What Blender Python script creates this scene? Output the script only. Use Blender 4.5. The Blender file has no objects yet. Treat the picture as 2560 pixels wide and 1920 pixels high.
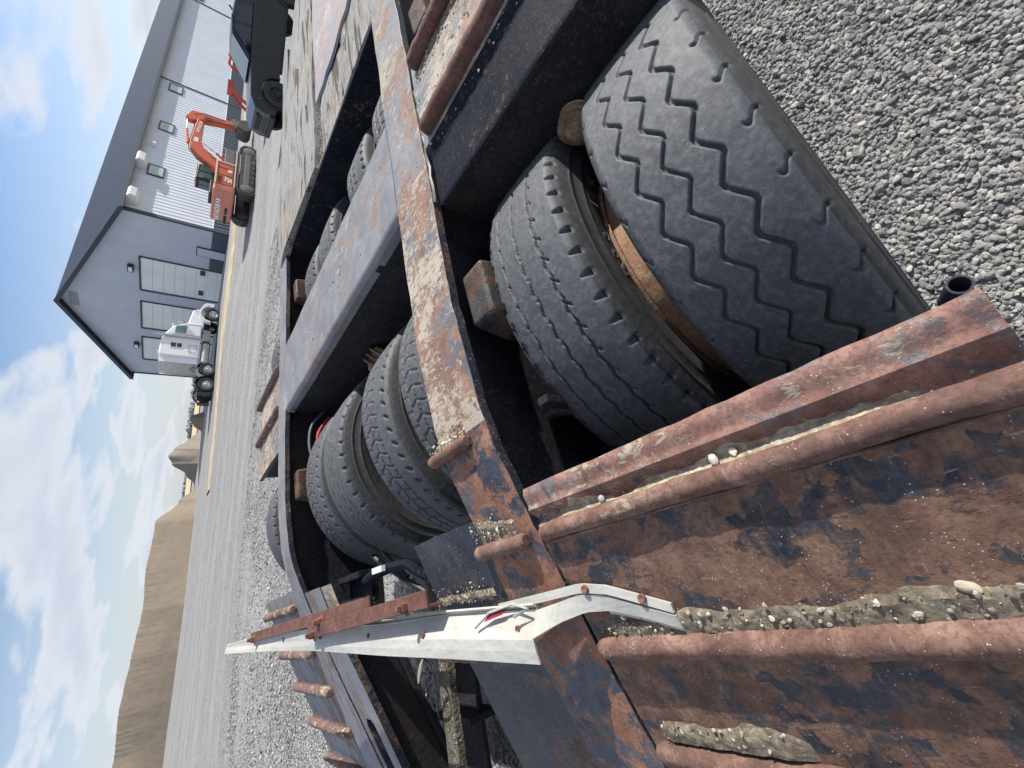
import bpy, bmesh, math, random
import numpy as np
from math import sin, cos, pi, radians as rad, sqrt, hypot
from mathutils import Matrix, Vector, noise as mnoise
random.seed(7); RNG = np.random.default_rng(7)
SC = bpy.context.scene
COL = SC.collection

# ------------------------------------------------------------------ camera, world, sun, exposure
# trailer frame axes seen by the camera (rows: right, up, forward of the upright picture)
RC = np.array([[0.8924, -0.4412, 0.0948], [0.2105, 0.5928, 0.7773], [0.3991, 0.6737, -0.6219]])
_u, _s, _v = np.linalg.svd(RC); RC = _u @ _v
EYE = Vector((0, 0, 1.4))
TILT = Matrix.Rotation(rad(1.71), 3, Vector((sin(rad(72)), -cos(rad(72)), 0)))   # the trailer stands on slightly rising ground
ROOT_M = Matrix.Translation(EYE) @ TILT.to_4x4() @ Matrix.Translation(-EYE)
cr, cu, cf = (TILT @ Vector(RC[i]) for i in range(3))
cam_d = bpy.data.cameras.new('camera'); cam = bpy.data.objects.new('camera', cam_d); COL.objects.link(cam)
cam_d.sensor_fit = 'HORIZONTAL'; cam_d.sensor_width = 36; cam_d.lens = 14.725
cam_d.clip_start = 0.05; cam_d.clip_end = 6000
X_, Y_, Z_ = -cu, cr, -cf                       # the phone was held sideways: picture right is down
cam.matrix_world = Matrix(((X_.x, Y_.x, Z_.x, EYE.x), (X_.y, Y_.y, Z_.y, EYE.y), (X_.z, Y_.z, Z_.z, EYE.z), (0, 0, 0, 1)))
SC.camera = cam

SUN_AZ, SUN_EL = -12.0, 35.0
world = bpy.data.worlds.new("World"); SC.world = world; world.use_nodes = True
wn = world.node_tree; wn.nodes.clear()
def _w(t, **k):
    n = wn.nodes.new(t)
    for a, b in k.items(): setattr(n, a, b)
    return n
sky = _w('ShaderNodeTexSky', sky_type='NISHITA', sun_disc=False, sun_elevation=rad(SUN_EL), sun_rotation=rad(90 - SUN_AZ),
         air_density=1.0, dust_density=1.2, ozone_density=1.4)
tc = _w('ShaderNodeTexCoord'); sep = _w('ShaderNodeSeparateXYZ'); wn.links.new(tc.outputs['Generated'], sep.inputs[0])
def _m(op, a, b=None, c=None, clamp=False):
    n = _w('ShaderNodeMath', operation=op, use_clamp=clamp)
    for i, v in enumerate((a, b, c)):
        if v is None: continue
        if isinstance(v, (int, float)): n.inputs[i].default_value = v
        else: wn.links.new(v, n.inputs[i])
    return n.outputs[0]
zz = _m('ADD', _m('MAXIMUM', sep.outputs[2], 0.0), 0.17)
comb = _w('ShaderNodeCombineXYZ')
wn.links.new(_m('DIVIDE', sep.outputs[0], zz), comb.inputs[0]); wn.links.new(_m('DIVIDE', sep.outputs[1], zz), comb.inputs[1])
nz1 = _w('ShaderNodeTexNoise'); nz1.inputs['Scale'].default_value = 1.5; nz1.inputs['Detail'].default_value = 9; nz1.inputs['Roughness'].default_value = 0.52
nz1.inputs['Distortion'].default_value = 0.25
mp = _w('ShaderNodeMapping'); mp.inputs['Location'].default_value = (3.1, 1.7, 0.4); mp.inputs['Scale'].default_value = (1, 1, 1)
wn.links.new(comb.outputs[0], mp.inputs[0]); wn.links.new(mp.outputs[0], nz1.inputs['Vector'])
nz2 = _w('ShaderNodeTexNoise'); nz2.inputs['Scale'].default_value = 0.32; nz2.inputs['Detail'].default_value = 2
wn.links.new(mp.outputs[0], nz2.inputs['Vector'])
cl = _m('ADD', _m('MULTIPLY', nz1.outputs['Fac'], 0.75), _m('MULTIPLY', nz2.outputs['Fac'], 0.25))
mr = _w('ShaderNodeMapRange', interpolation_type='SMOOTHSTEP'); wn.links.new(cl, mr.inputs[0])
mr.inputs[1].default_value = 0.415; mr.inputs[2].default_value = 0.53
# thicker and paler towards the horizon
hz = _w('ShaderNodeMapRange'); wn.links.new(sep.outputs[2], hz.inputs[0]); hz.inputs[1].default_value = 0.26; hz.inputs[2].default_value = 0.0
hz.inputs[3].default_value = 0.0; hz.inputs[4].default_value = 0.68
cov = _m('MAXIMUM', _m('MULTIPLY', mr.outputs[0], 0.93), hz.outputs[0])
cc = _w('ShaderNodeMapRange', interpolation_type='SMOOTHSTEP'); wn.links.new(nz1.outputs['Fac'], cc.inputs[0]); cc.inputs[1].default_value = 0.45; cc.inputs[2].default_value = 0.75
crm = _w('ShaderNodeMix', data_type='RGBA'); wn.links.new(cc.outputs[0], crm.inputs['Factor'])
crm.inputs['A'].default_value = (5.9, 6.1, 6.5, 1); crm.inputs['B'].default_value = (4.5, 4.9, 5.7, 1)
skm = _w('ShaderNodeMix', data_type='RGBA', blend_type='MULTIPLY'); skm.inputs['Factor'].default_value = 1.0
wn.links.new(sky.outputs[0], skm.inputs['A']); skm.inputs['B'].default_value = (0.86, 0.96, 1.10, 1)
wm = _w('ShaderNodeMix', data_type='RGBA'); wn.links.new(cov, wm.inputs['Factor'])
wn.links.new(skm.outputs['Result'], wm.inputs['A']); wn.links.new(crm.outputs['Result'], wm.inputs['B'])
bg = _w('ShaderNodeBackground'); bg.inputs['Strength'].default_value = 0.10
wn.links.new(wm.outputs['Result'], bg.inputs['Color'])
wo = _w('ShaderNodeOutputWorld'); wn.links.new(bg.outputs[0], wo.inputs['Surface'])

sd = bpy.data.lights.new('sun', 'SUN'); sd.energy = 5.0; sd.angle = rad(0.53); sd.color = (1.0, 0.955, 0.88)
sun = bpy.data.objects.new('sun', sd); COL.objects.link(sun)
sv = Vector((cos(rad(SUN_EL)) * cos(rad(SUN_AZ)), cos(rad(SUN_EL)) * sin(rad(SUN_AZ)), sin(rad(SUN_EL))))
sun.rotation_euler = sv.to_track_quat('Z', 'Y').to_euler()
SC.view_settings.view_transform = 'Standard'; SC.view_settings.look = 'None'
SC.view_settings.exposure = 0.50; SC.view_settings.gamma = 1.0; SC.view_settings.use_curve_mapping = False

# ------------------------------------------------------------------ material kit
class Mat:
    def __init__(s, name, rough=0.7, metal=0.0, coord='Object'):
        s.m = bpy.data.materials.new(name); s.m.use_nodes = True
        s.t = s.m.node_tree; s.b = s.t.nodes['Principled BSDF']; s.b.inputs['Roughness'].default_value = rough
        s.b.inputs['Metallic'].default_value = metal
        s.tc = s.n('ShaderNodeTexCoord'); s.co = s.tc.outputs[coord]
    def n(s, t, **k):
        n = s.t.nodes.new(t)
        for a, b in k.items(): setattr(n, a, b)
        return n
    def put(s, sock, v):
        if v is None: return
        if isinstance(v, (int, float)): sock.default_value = v
        elif isinstance(v, tuple): sock.default_value = v if len(v) == 4 or sock.type == 'VECTOR' else (*v, 1)
        else: s.t.links.new(v, sock)
    def mapping(s, scale=(1, 1, 1), loc=(0, 0, 0), rot=(0, 0, 0)):
        n = s.n('ShaderNodeMapping'); s.put(n.inputs[0], s.co); n.inputs['Scale'].default_value = scale
        n.inputs['Location'].default_value = loc; n.inputs['Rotation'].default_value = rot; return n.outputs[0]
    def noise(s, scale, detail=4, rough=0.55, dist=0.0, vec=None):
        n = s.n('ShaderNodeTexNoise'); s.put(n.inputs['Vector'], vec or s.co)
        for k, v in (('Scale', scale), ('Detail', detail), ('Roughness', rough), ('Distortion', dist)): n.inputs[k].default_value = v
        return n.outputs['Fac']
    def voro(s, scale, out='Distance', feature='F1', vec=None, rnd=1.0):
        n = s.n('ShaderNodeTexVoronoi', feature=feature); s.put(n.inputs['Vector'], vec or s.co)
        n.inputs['Scale'].default_value = scale; n.inputs['Randomness'].default_value = rnd; return n.outputs[out]
    def math(s, op, a, b=None, clamp=False):
        n = s.n('ShaderNodeMath', operation=op, use_clamp=clamp); s.put(n.inputs[0], a); s.put(n.inputs[1], b); return n.outputs[0]
    def step(s, v, a, b, lo=0.0, hi=1.0):
        n = s.n('ShaderNodeMapRange', interpolation_type='SMOOTHSTEP'); s.put(n.inputs[0], v)
        for i, x in enumerate((a, b, lo, hi)): s.put(n.inputs[i + 1], x)
        return n.outputs[0]
    def mix(s, f, a, b, blend='MIX'):
        n = s.n('ShaderNodeMix', data_type='RGBA', blend_type=blend); s.put(n.inputs['Factor'], f); s.put(n.inputs['A'], a); s.put(n.inputs['B'], b)
        return n.outputs['Result']
    def ramp(s, f, stops):
        n = s.n('ShaderNodeValToRGB'); s.put(n.inputs[0], f); e = n.color_ramp.elements
        while len(e) < len(stops): e.new(0.5)
        for i, (p, c) in enumerate(stops): e[i].position = p; e[i].color = (*c, 1)
        return n.outputs[0]
    def bump(s, h, strength=1.0, dist=0.01, normal=None):
        n = s.n('ShaderNodeBump'); n.inputs['Strength'].default_value = strength; n.inputs['Distance'].default_value = dist
        s.put(n.inputs['Height'], h); s.put(n.inputs['Normal'], normal); return n.outputs[0]
    def fin(s, col=None, rough=None, nrm=None, metal=None):
        s.put(s.b.inputs['Base Color'], col); s.put(s.b.inputs['Roughness'], rough)
        s.put(s.b.inputs['Normal'], nrm); s.put(s.b.inputs['Metallic'], metal); return s.m

def steel(name, rust=0.5, mud=0.0, paint=(0.014, 0.019, 0.034), dust=0.3, big=3.2, mudcol=(0.50, 0.44, 0.34), off=0.0,
          rustlo=(0.060, 0.030, 0.024), rustmid=(0.150, 0.080, 0.062), rusthi=(0.26, 0.155, 0.125), prough=0.38, scr=1.0, mudscale=60, film=0.5, speck=0.8, aniso=1.0, mud_a=0.85, streak=0.0, block=0.16, greyf=0.35):
    m = Mat(name); o = (off, off * .7, off * 1.3); v = m.mapping((1, aniso, 1), o); P = m.mapping(loc=o)
    n1 = m.noise(big, 6, 0.6, 0.5, v); n3 = m.noise(big * 4.3, 6, 0.65, 0.5, v); n2 = m.noise(big * 17, 5, 0.65, 0.3, v)
    wv = m.n('ShaderNodeVectorMath', operation='SCALE'); nc = m.n('ShaderNodeTexNoise'); m.put(nc.inputs['Vector'], P); nc.inputs['Scale'].default_value = 22; nc.inputs['Detail'].default_value = 4
    m.put(wv.inputs[0], nc.outputs['Color']); wv.inputs['Scale'].default_value = 0.035
    wa = m.n('ShaderNodeVectorMath', operation='ADD'); m.put(wa.inputs[0], P); m.put(wa.inputs[1], wv.outputs[0])
    vb = m.n('ShaderNodeTexVoronoi', distance='CHEBYCHEV'); m.put(vb.inputs['Vector'], wa.outputs[0]); vb.inputs['Scale'].default_value = big * 7
    bwn = m.n('ShaderNodeRGBToBW'); m.put(bwn.inputs[0], vb.outputs['Color'])
    k = m.math('ADD', m.math('ADD', m.math('MULTIPLY', n1, 0.50 - block * .5), m.math('MULTIPLY', n3, 0.31)), m.math('MULTIPLY', n2, 0.19))
    k = m.math('ADD', k, m.math('MULTIPLY', bwn.outputs[0], block * .5))
    th = 0.5 + (0.5 - rust) * 0.30
    rm = m.step(k, th - .008, th + 0.020); fm = m.step(k, th - .06, th + .02, 0, film)
    pn = m.noise(8, 7, 0.66, 0.4, P); pc = m.mix(m.math('MULTIPLY', m.step(pn, 0.32, 0.72), dust), paint, (0.25, 0.255, 0.27))
    pc = m.mix(m.step(m.noise(95, 4, 0.7, 0, P), 0.52, 0.72, 0, greyf), pc, (0.14, 0.13, 0.125))
    rc = m.ramp(m.noise(19, 9, 0.72, 0.5, P), ((0.30, rustlo), (0.5, rustmid), (0.70, rusthi)))
    rc = m.mix(m.step(m.noise(170, 3, 0.65, 0, P), 0.46, 0.66, 0, 0.55), rc, tuple(x * 0.42 for x in rustmid))
    rc = m.mix(m.step(m.noise(6, 4, 0.6, 0.3, P), 0.5, 0.7, 0, 0.5), rc, tuple(0.45 * a + 0.55 * b for a, b in zip(paint, rustlo)))
    col = m.mix(fm, pc, rc); col = m.mix(rm, col, rc)
    s1 = m.step(m.noise(1, 4, 0.6, 0.4, m.mapping((22, 330, 90), o, (0, 0, 0.5))), 0.66, 0.72)
    s2 = m.step(m.noise(1, 4, 0.6, 0.5, m.mapping((300, 30, 90), o, (0, 0, 0.25))), 0.67, 0.73)
    col = m.mix(m.math('MULTIPLY', m.math('MAXIMUM', s1, s2), 0.45 * scr), col, (0.34, 0.31, 0.28))
    if streak: col = m.mix(m.step(m.noise(1, 5, 0.65, 0.2, m.mapping((7, 240, 30), o)), 0.47, 0.66, 0, streak), col, (0.20, 0.185, 0.165))
    m.b.inputs['Specular IOR Level'].default_value = 0.3
    h = m.math('ADD', m.math('MULTIPLY', rm, -0.45), m.math('ADD', m.math('MULTIPLY', n2, 0.7), m.math('MULTIPLY', m.noise(190, 3, 0.65, 0, P), 0.5)))
    rough = m.mix(m.math('MAXIMUM', rm, m.math('MULTIPLY', pn, 0.5)), (prough,) * 3, (0.82,) * 3)
    if mud > 0:
        mn = m.noise(mudscale, 7, 0.75, 0.7, m.mapping((1, 0.55, 1), o, (0, 0, 0.6))); m2 = m.noise(mudscale * .22, 5, 0.65, 0.6, P); ml = m.noise(2.6, 3, 0.5, 0, m.mapping(loc=(5 + off, 2, 1)))
        q = m.math('ADD', m.math('ADD', m.math('MULTIPLY', mn, 0.45), m.math('MULTIPLY', m2, 0.30)), m.math('MULTIPLY', ml, 0.25))
        mm = m.step(q, 0.585 - mud * 0.15, 0.625 - mud * 0.13)
        mcol = m.mix(m.noise(110, 4, 0.6, 0, P), mudcol, tuple(x * 0.60 for x in mudcol))
        col = m.mix(m.math('MULTIPLY', mm, mud_a), col, mcol); rough = m.mix(mm, rough, (0.9,) * 3); h = m.math('ADD', h, m.math('MULTIPLY', mm, 0.9))
    v1 = m.voro(210, vec=P); sp = m.math('MULTIPLY', m.step(v1, 0.20, 0.13), m.step(m.noise(34, 3, 0.6, 0, P), 0.55, 0.60))
    col = m.mix(m.math('MULTIPLY', sp, speck), col, (0.58, 0.53, 0.44)); h = m.math('ADD', h, m.math('MULTIPLY', sp, 1.2))
    return m.fin(col, rough, m.bump(h, 0.6, 0.0018, m.bump(m.noise(7, 4, 0.55, 0, P), 0.5, 0.010)))

def rubber(name, col=(0.066, 0.071, 0.080), dark=(0.03, 0.032, 0.038), rough=0.62, grain=90):
    m = Mat(name)
    n = m.noise(grain, 6, 0.7); l = m.noise(9, 5, 0.6, 0.6)
    c = m.mix(m.step(l, 0.3, 0.72), dark_mid(col, dark), col)
    c = m.mix(m.step(n, 0.42, 0.68, 0.0, 0.6), c, tuple(min(1, x * 1.9) for x in col)); c = m.mix(m.step(m.noise(230, 4, 0.7), 0.5, 0.7, 0, 0.5), c, dark)
    c = m.mix(m.step(m.noise(22, 5, 0.6, 0.5), 0.55, 0.72, 0, 0.35), c, dark)
    sp = m.step(m.voro(130), 0.10, 0.06)
    c = m.mix(m.math('MULTIPLY', sp, m.step(m.noise(14, 2), 0.56, 0.62)), c, (0.45, 0.45, 0.42))
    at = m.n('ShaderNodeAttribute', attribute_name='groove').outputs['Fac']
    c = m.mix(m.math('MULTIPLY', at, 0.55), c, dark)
    rr = m.mix(l, (rough - .1,) * 3, (rough + .18,) * 3)
    return m.fin(c, rr, m.bump(m.math('ADD', n, m.math('MULTIPLY', m.noise(30, 4, 0.6), 0.6)), 0.45, 0.0018))
def dark_mid(a, b): return tuple(0.6 * x + 0.4 * y for x, y in zip(a, b))

def plain(name, col, rough=0.6, metal=0.0, var=0.15, bump=0.0, scale=6, spec=None):
    m = Mat(name, rough, metal)
    n = m.noise(scale, 5, 0.6, 0.3)
    c = m.mix(m.step(n, 0.3, 0.7), tuple(x * (1 - var) for x in col), tuple(min(1, x * (1 + var)) for x in col))
    return m.fin(c, m.math('ADD', m.math('MULTIPLY', n, 0.18), rough - 0.09), m.bump(m.noise(scale * 9, 4), 0.4, bump) if bump else None)

# ------------------------------------------------------------------ geometry kit
US = 0.45                                      # trailer unit: one camera-to-deck height
def U(x, y, z): return (x * US, y * US, 1.4 + z * US)

class MB:
    def __init__(s): s.v = []; s.f = []; s.sm = []
    def add(s, v, f, smooth=False):
        b = len(s.v); s.v += [tuple(p) for p in v]; s.f += [tuple(i + b for i in q) for q in f]; s.sm += [smooth] * len(f); return s
    def box(s, x0, x1, y0, y1, z0, z1, fn=None):
        v = [(x, y, z) for x in (x0, x1) for y in (y0, y1) for z in (z0, z1)]
        if fn: v = [fn(*p) for p in v]
        return s.add(v, [(0, 1, 3, 2), (4, 6, 7, 5), (0, 4, 5, 1), (2, 3, 7, 6), (0, 2, 6, 4), (1, 5, 7, 3)])
    def prism(s, poly, y0, y1, fn=None, y0b=None, y1b=None):
        """polygon in x,z pulled along y"""
        n = len(poly); v = [(x, y0, z) for x, z in poly] + [(x, y1, z) for x, z in poly]
        if fn: v = [fn(*p) for p in v]
        return s.add(v, [tuple(range(n)), tuple(range(2 * n - 1, n - 1, -1))] + [(i, i + n, (i + 1) % n + n, (i + 1) % n) for i in range(n)])
    def prismz(s, poly, z0, z1, fn=None):
        n = len(poly); v = [(x, y, z0) for x, y in poly] + [(x, y, z1) for x, y in poly]
        if fn: v = [fn(*p) for p in v]
        return s.add(v, [tuple(range(n - 1, -1, -1)), tuple(range(n, 2 * n))] + [(i, (i + 1) % n, (i + 1) % n + n, i + n) for i in range(n)])
    def tube(s, pts, r, n=10, cap=True, jit=0.0):
        pts = [Vector(p) for p in pts]; rs = r if isinstance(r, (list, tuple)) else [r] * len(pts); v = []; f = []
        for i, p in enumerate(pts):
            d = (pts[min(i + 1, len(pts) - 1)] - pts[max(i - 1, 0)]).normalized()
            a = d.orthogonal().normalized() if i == 0 else (pa - d * pa.dot(d)).normalized()
            pa = a; b = d.cross(a)
            for k in range(n):
                t = 2 * pi * k / n; q = rs[i] * (1 + (random.uniform(-jit, jit) if jit else 0)); v.append(p + (a * cos(t) + b * sin(t)) * q)
        for i in range(len(pts) - 1):
            for k in range(n): f.append((i * n + k, i * n + (k + 1) % n, (i + 1) * n + (k + 1) % n, (i + 1) * n + k))
        if cap: f.append(tuple(range(n - 1, -1, -1))); f.append(tuple((len(pts) - 1) * n + k for k in range(n)))
        return s.add(v, f, True)
    def lathe(s, prof, c, axis='y', n=24, cap=False):
        """prof: list of (offset along axis, radius)"""
        v = []; f = []
        for o, r in prof:
            for k in range(n):
                t = 2 * pi * k / n; a, b = r * cos(t), r * sin(t)
                v.append({'y': (c[0] + a, c[1] + o, c[2] + b), 'x': (c[0] + o, c[1] + a, c[2] + b), 'z': (c[0] + a, c[1] + b, c[2] + o)}[axis])
        for i in range(len(prof) - 1):
            for k in range(n): f.append((i * n + k, i * n + (k + 1) % n, (i + 1) * n + (k + 1) % n, (i + 1) * n + k))
        if cap: f.append(tuple(range(n))); f.append(tuple((len(prof) - 1) * n + k for k in range(n)))
        return s.add(v, f, True)
    def build(s, name, mat, parent=None, bevel=0.0, seg=2, sharp=35, **props):
        me = bpy.data.meshes.new(name); me.from_pydata([tuple(p) for p in s.v], [], s.f); me.update()
        if any(s.sm): me.polygons.foreach_set('use_smooth', s.sm)
        bm = bmesh.new(); bm.from_mesh(me); bmesh.ops.recalc_face_normals(bm, faces=bm.faces); bm.to_mesh(me); bm.free()
        if any(s.sm): me.set_sharp_from_angle(angle=rad(sharp))
        return link(name, me, mat, parent, bevel, seg, **props)

def link(name, me, mat, parent=None, bevel=0.0, seg=2, **props):
    o = bpy.data.objects.new(name, me); COL.objects.link(o)
    if mat: me.materials.append(mat)
    if parent: o.parent = parent
    if bevel:
        b = o.modifiers.new('bevel', 'BEVEL'); b.width = bevel; b.segments = seg; b.limit_method = 'ANGLE'; b.angle_limit = rad(35)
    for k, v in props.items(): o[k] = v
    return o
def thing(name, label, cat, loc=(0, 0, 0), rz=0.0, group=None, m=None):
    o = bpy.data.objects.new(name, None); COL.objects.link(o)
    if m: o.matrix_world = m
    else: o.location = loc; o.rotation_euler = (0, 0, rz)
    o['label'] = label; o['category'] = cat
    if group: o['group'] = group
    return o
def copy_tree(o, parent=None):
    c = o.copy(); COL.objects.link(c); c.parent = parent
    for ch in list(o.children): copy_tree(ch, c)
    return c
def text_mesh(txt, size, depth=0.004, bold=0.0, shear=0.0, spacing=1.0):
    cu_ = bpy.data.curves.new('lettering', 'FONT'); cu_.body = txt; cu_.size = size; cu_.extrude = depth; cu_.offset = bold
    cu_.shear = shear; cu_.space_character = spacing; cu_.resolution_u = 3
    to = bpy.data.objects.new('lettering', cu_); COL.objects.link(to)
    dg = bpy.context.evaluated_depsgraph_get(); me = bpy.data.meshes.new_from_object(to.evaluated_get(dg))
    bpy.data.objects.remove(to); bpy.data.curves.remove(cu_); me.name = 'lettering'; return me
def np_mesh(name, V, F, smooth=True):
    me = bpy.data.meshes.new(name); V = np.asarray(V, np.float32); F = np.asarray(F, np.int32); k = F.shape[1]
    me.vertices.add(len(V)); me.vertices.foreach_set('co', V.ravel())
    me.loops.add(F.size); me.loops.foreach_set('vertex_index', F.ravel())
    me.polygons.add(len(F)); me.polygons.foreach_set('loop_start', np.arange(0, F.size, k, dtype=np.int32))
    me.polygons.foreach_set('loop_total', np.full(len(F), k, np.int32))
    me.update(calc_edges=True)
    if smooth: me.polygons.foreach_set('use_smooth', np.ones(len(F), bool))
    return me
def grid_faces(nu, nv, wrap=False):
    i = np.arange(nu if wrap else nu - 1)[:, None]; j = np.arange(nv - 1)[None, :]; i2 = (i + 1) % nu
    return np.stack([i * nv + j, i2 * nv + j, i2 * nv + j + 1, i * nv + j + 1], -1).reshape(-1, 4)
def vnoise(x, y, seed=0):
    """smooth value noise, numpy"""
    r = np.random.default_rng(seed).random((64, 64)); xi = np.floor(x).astype(int); yi = np.floor(y).astype(int); fx = x - xi; fy = y - yi
    fx = fx * fx * (3 - 2 * fx); fy = fy * fy * (3 - 2 * fy); a = r[xi % 64, yi % 64]; b = r[(xi + 1) % 64, yi % 64]; c = r[xi % 64, (yi + 1) % 64]; d = r[(xi + 1) % 64, (yi + 1) % 64]
    return (a * (1 - fx) + b * fx) * (1 - fy) + (c * (1 - fx) + d * fx) * fy
def fbm(x, y, seed=0, o=4):
    return sum(vnoise(x * 2 ** k, y * 2 ** k, seed + k) / 2 ** k for k in range(o)) / sum(1 / 2 ** k for k in range(o))

# ------------------------------------------------------------------ ground
def trailer_plane(x, y):                       # height of the wheels' standing plane in the world
    n = TILT @ Vector((0, 0, 1)); p0 = ROOT_M @ Vector((0, 0, 0)); return p0.z - (n.x * (x - p0.x) + n.y * (y - p0.y)) / n.z
ANCH = [(x, y, trailer_plane(x, y)) for x in (-4, -1, 2, 5) for y in (-3, 0, 3, 4.6)]
ANCH += [(18.1, 11.6, -0.47), (21.6, 9.4, -0.40), (24, 7, -0.42), (14, 9, -0.30), (26.5, 24, -0.46), (23, 25, -0.43), (30, 22.5, -0.36), (20, 19, -0.3), (16.3, 32.9, 0.31), (22.6, 32.6, 0.37), (19, 28, 0.12),
         (31.3, 33.5, 0.34), (29, 44, 0.42), (28, 55, 0.5), (55, 37, 0.2), (75, 40, 0.1), (45, 20, -0.3), (40, 0, -0.4), (-8.8, 59, 0.8), (3.5, 48, 0.53), (15.8, 58, 0.39), (27, 75, 0.6), (-30, 60, 0.9), (-20, 20, 0.5), (-4, 15, 0.25),
         (4, 20, 0.1), (8, 9, -0.05), (0, -30, 0.0), (-40, 0, 0.3), (40, -40, -0.3), (-50, 90, 0.6), (20, 110, 0.5), (80, 80, 0.4), (10, 36, 0.35)]
_A = np.array(ANCH)
def _tps(r): return np.where(r > 0, r * r * np.log(np.maximum(r, 1e-9)), 0)
_n = len(_A); _K = np.zeros((_n + 3, _n + 3)); _d = np.hypot(_A[:, None, 0] - _A[None, :, 0], _A[:, None, 1] - _A[None, :, 1])
_K[:_n, :_n] = _tps(_d) + np.eye(_n) * 0.5; _K[:_n, _n] = 1; _K[:_n, _n + 1:] = _A[:, :2]; _K[_n:, :_n] = _K[:_n, _n:].T
_W = np.linalg.solve(_K, np.r_[_A[:, 2], 0, 0, 0])
def ground_z(x, y):
    x = np.atleast_1d(np.asarray(x, float)); y = np.atleast_1d(np.asarray(y, float)); sh = x.shape; xf, yf = x.ravel(), y.ravel(); out = np.empty(len(xf))
    for a in range(0, len(xf), 20000):
        r = np.hypot(xf[a:a + 20000, None] - _A[None, :, 0], yf[a:a + 20000, None] - _A[None, :, 1])
        out[a:a + 20000] = _tps(r) @ _W[:_n] + _W[_n] + xf[a:a + 20000] * _W[_n + 1] + yf[a:a + 20000] * _W[_n + 2]
    d = np.hypot(xf, yf); w = np.clip((d - 70) / 60, 0, 1); w = w * w * (3 - 2 * w)
    out = out * (1 - w) + (0.45 - np.clip(d - 130, 0, 1e9) * 0.0004) * w
    near = np.clip((7.5 - np.hypot(xf - 1, yf - 1.5)) / 2.5, 0, 1); near = near * near * (3 - 2 * near)
    tp = np.array([0.0]); n = TILT @ Vector((0, 0, 1)); p0 = ROOT_M @ Vector((0, 0, 0))
    tp = p0.z - (n.x * (xf - p0.x) + n.y * (yf - p0.y)) / n.z
    return (out * (1 - near) + tp * near).reshape(sh)
def gz(x, y): return float(ground_z(x, y)[0])

def ground_mat():
    m = Mat('gravel yard'); geo = m.n('ShaderNodeNewGeometry').outputs['Position']; m.co = geo
    rot = m.mapping((1, 1, 1), rot=(0, 0, rad(14)))
    lane = m.noise(0.5, 4, 0.55, 0.4, m.mapping((0.06, 1.0, 1), rot=(0, 0, rad(16))))        # wheel lanes run across the view
    coarse = m.step(lane, 0.42, 0.56)
    ve = m.voro(42, 'Color'); vd = m.voro(42); v2 = m.voro(95, 'Color'); bw = m.n('ShaderNodeRGBToBW'); m.put(bw.inputs[0], ve); bw2 = m.n('ShaderNodeRGBToBW'); m.put(bw2.inputs[0], v2)
    stone = m.ramp(bw.outputs[0], ((0.12, (0.07, 0.07, 0.075)), (0.5, (0.25, 0.248, 0.25)), (0.88, (0.55, 0.54, 0.52))))
    fine = m.ramp(bw2.outputs[0], ((0.15, (0.16, 0.16, 0.163)), (0.85, (0.38, 0.372, 0.365))))
    col = m.mix(coarse, fine, stone)
    big = m.noise(0.22, 5, 0.6, 0.5)
    col = m.mix(m.step(big, 0.3, 0.7, 0, 0.35), col, (0.30, 0.29, 0.275))
    fs = m.step(m.noise(3.0, 8, 0.7, 0.8, m.mapping((0.35, 1.0, 1), rot=(0, 0, rad(16)))), 0.35, 0.68, -0.12, 0.12)
    hsv = m.n('ShaderNodeHueSaturation'); m.put(hsv.inputs['Color'], col); m.put(hsv.inputs['Value'], m.math('ADD', fs, 1.0)); col = hsv.outputs[0]
    h = m.math('ADD', m.math('MULTIPLY', vd, m.math('ADD', m.math('MULTIPLY', coarse, -1.5), -0.6)), m.math('MULTIPLY', m.noise(7, 5, 0.6), 0.8))
    return m.fin(col, 0.9, m.bump(h, 0.8, 0.016, m.bump(m.noise(2.2, 8, 0.7), 0.8, 0.08)))
GM = ground_mat()
rr = np.concatenate([[0.02], np.geomspace(0.35, 3500, 250)]); aa = np.linspace(0, 2 * pi, 360, endpoint=False)
gx = np.cos(aa)[:, None] * rr; gy = np.sin(aa)[:, None] * rr; gzv = ground_z(gx, gy)
gzv = gzv + (fbm(gx * 0.9 + 50, gy * 0.9 + 50, 3) - 0.5) * 0.05 * np.clip(rr / 8, 0.15, 1.0)[None, :] * (rr < 90)[None, :]
yard = link('ground', np_mesh('ground', np.stack([gx, gy, gzv], -1).reshape(-1, 3), grid_faces(360, len(rr), True)), GM, kind='structure')

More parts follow.
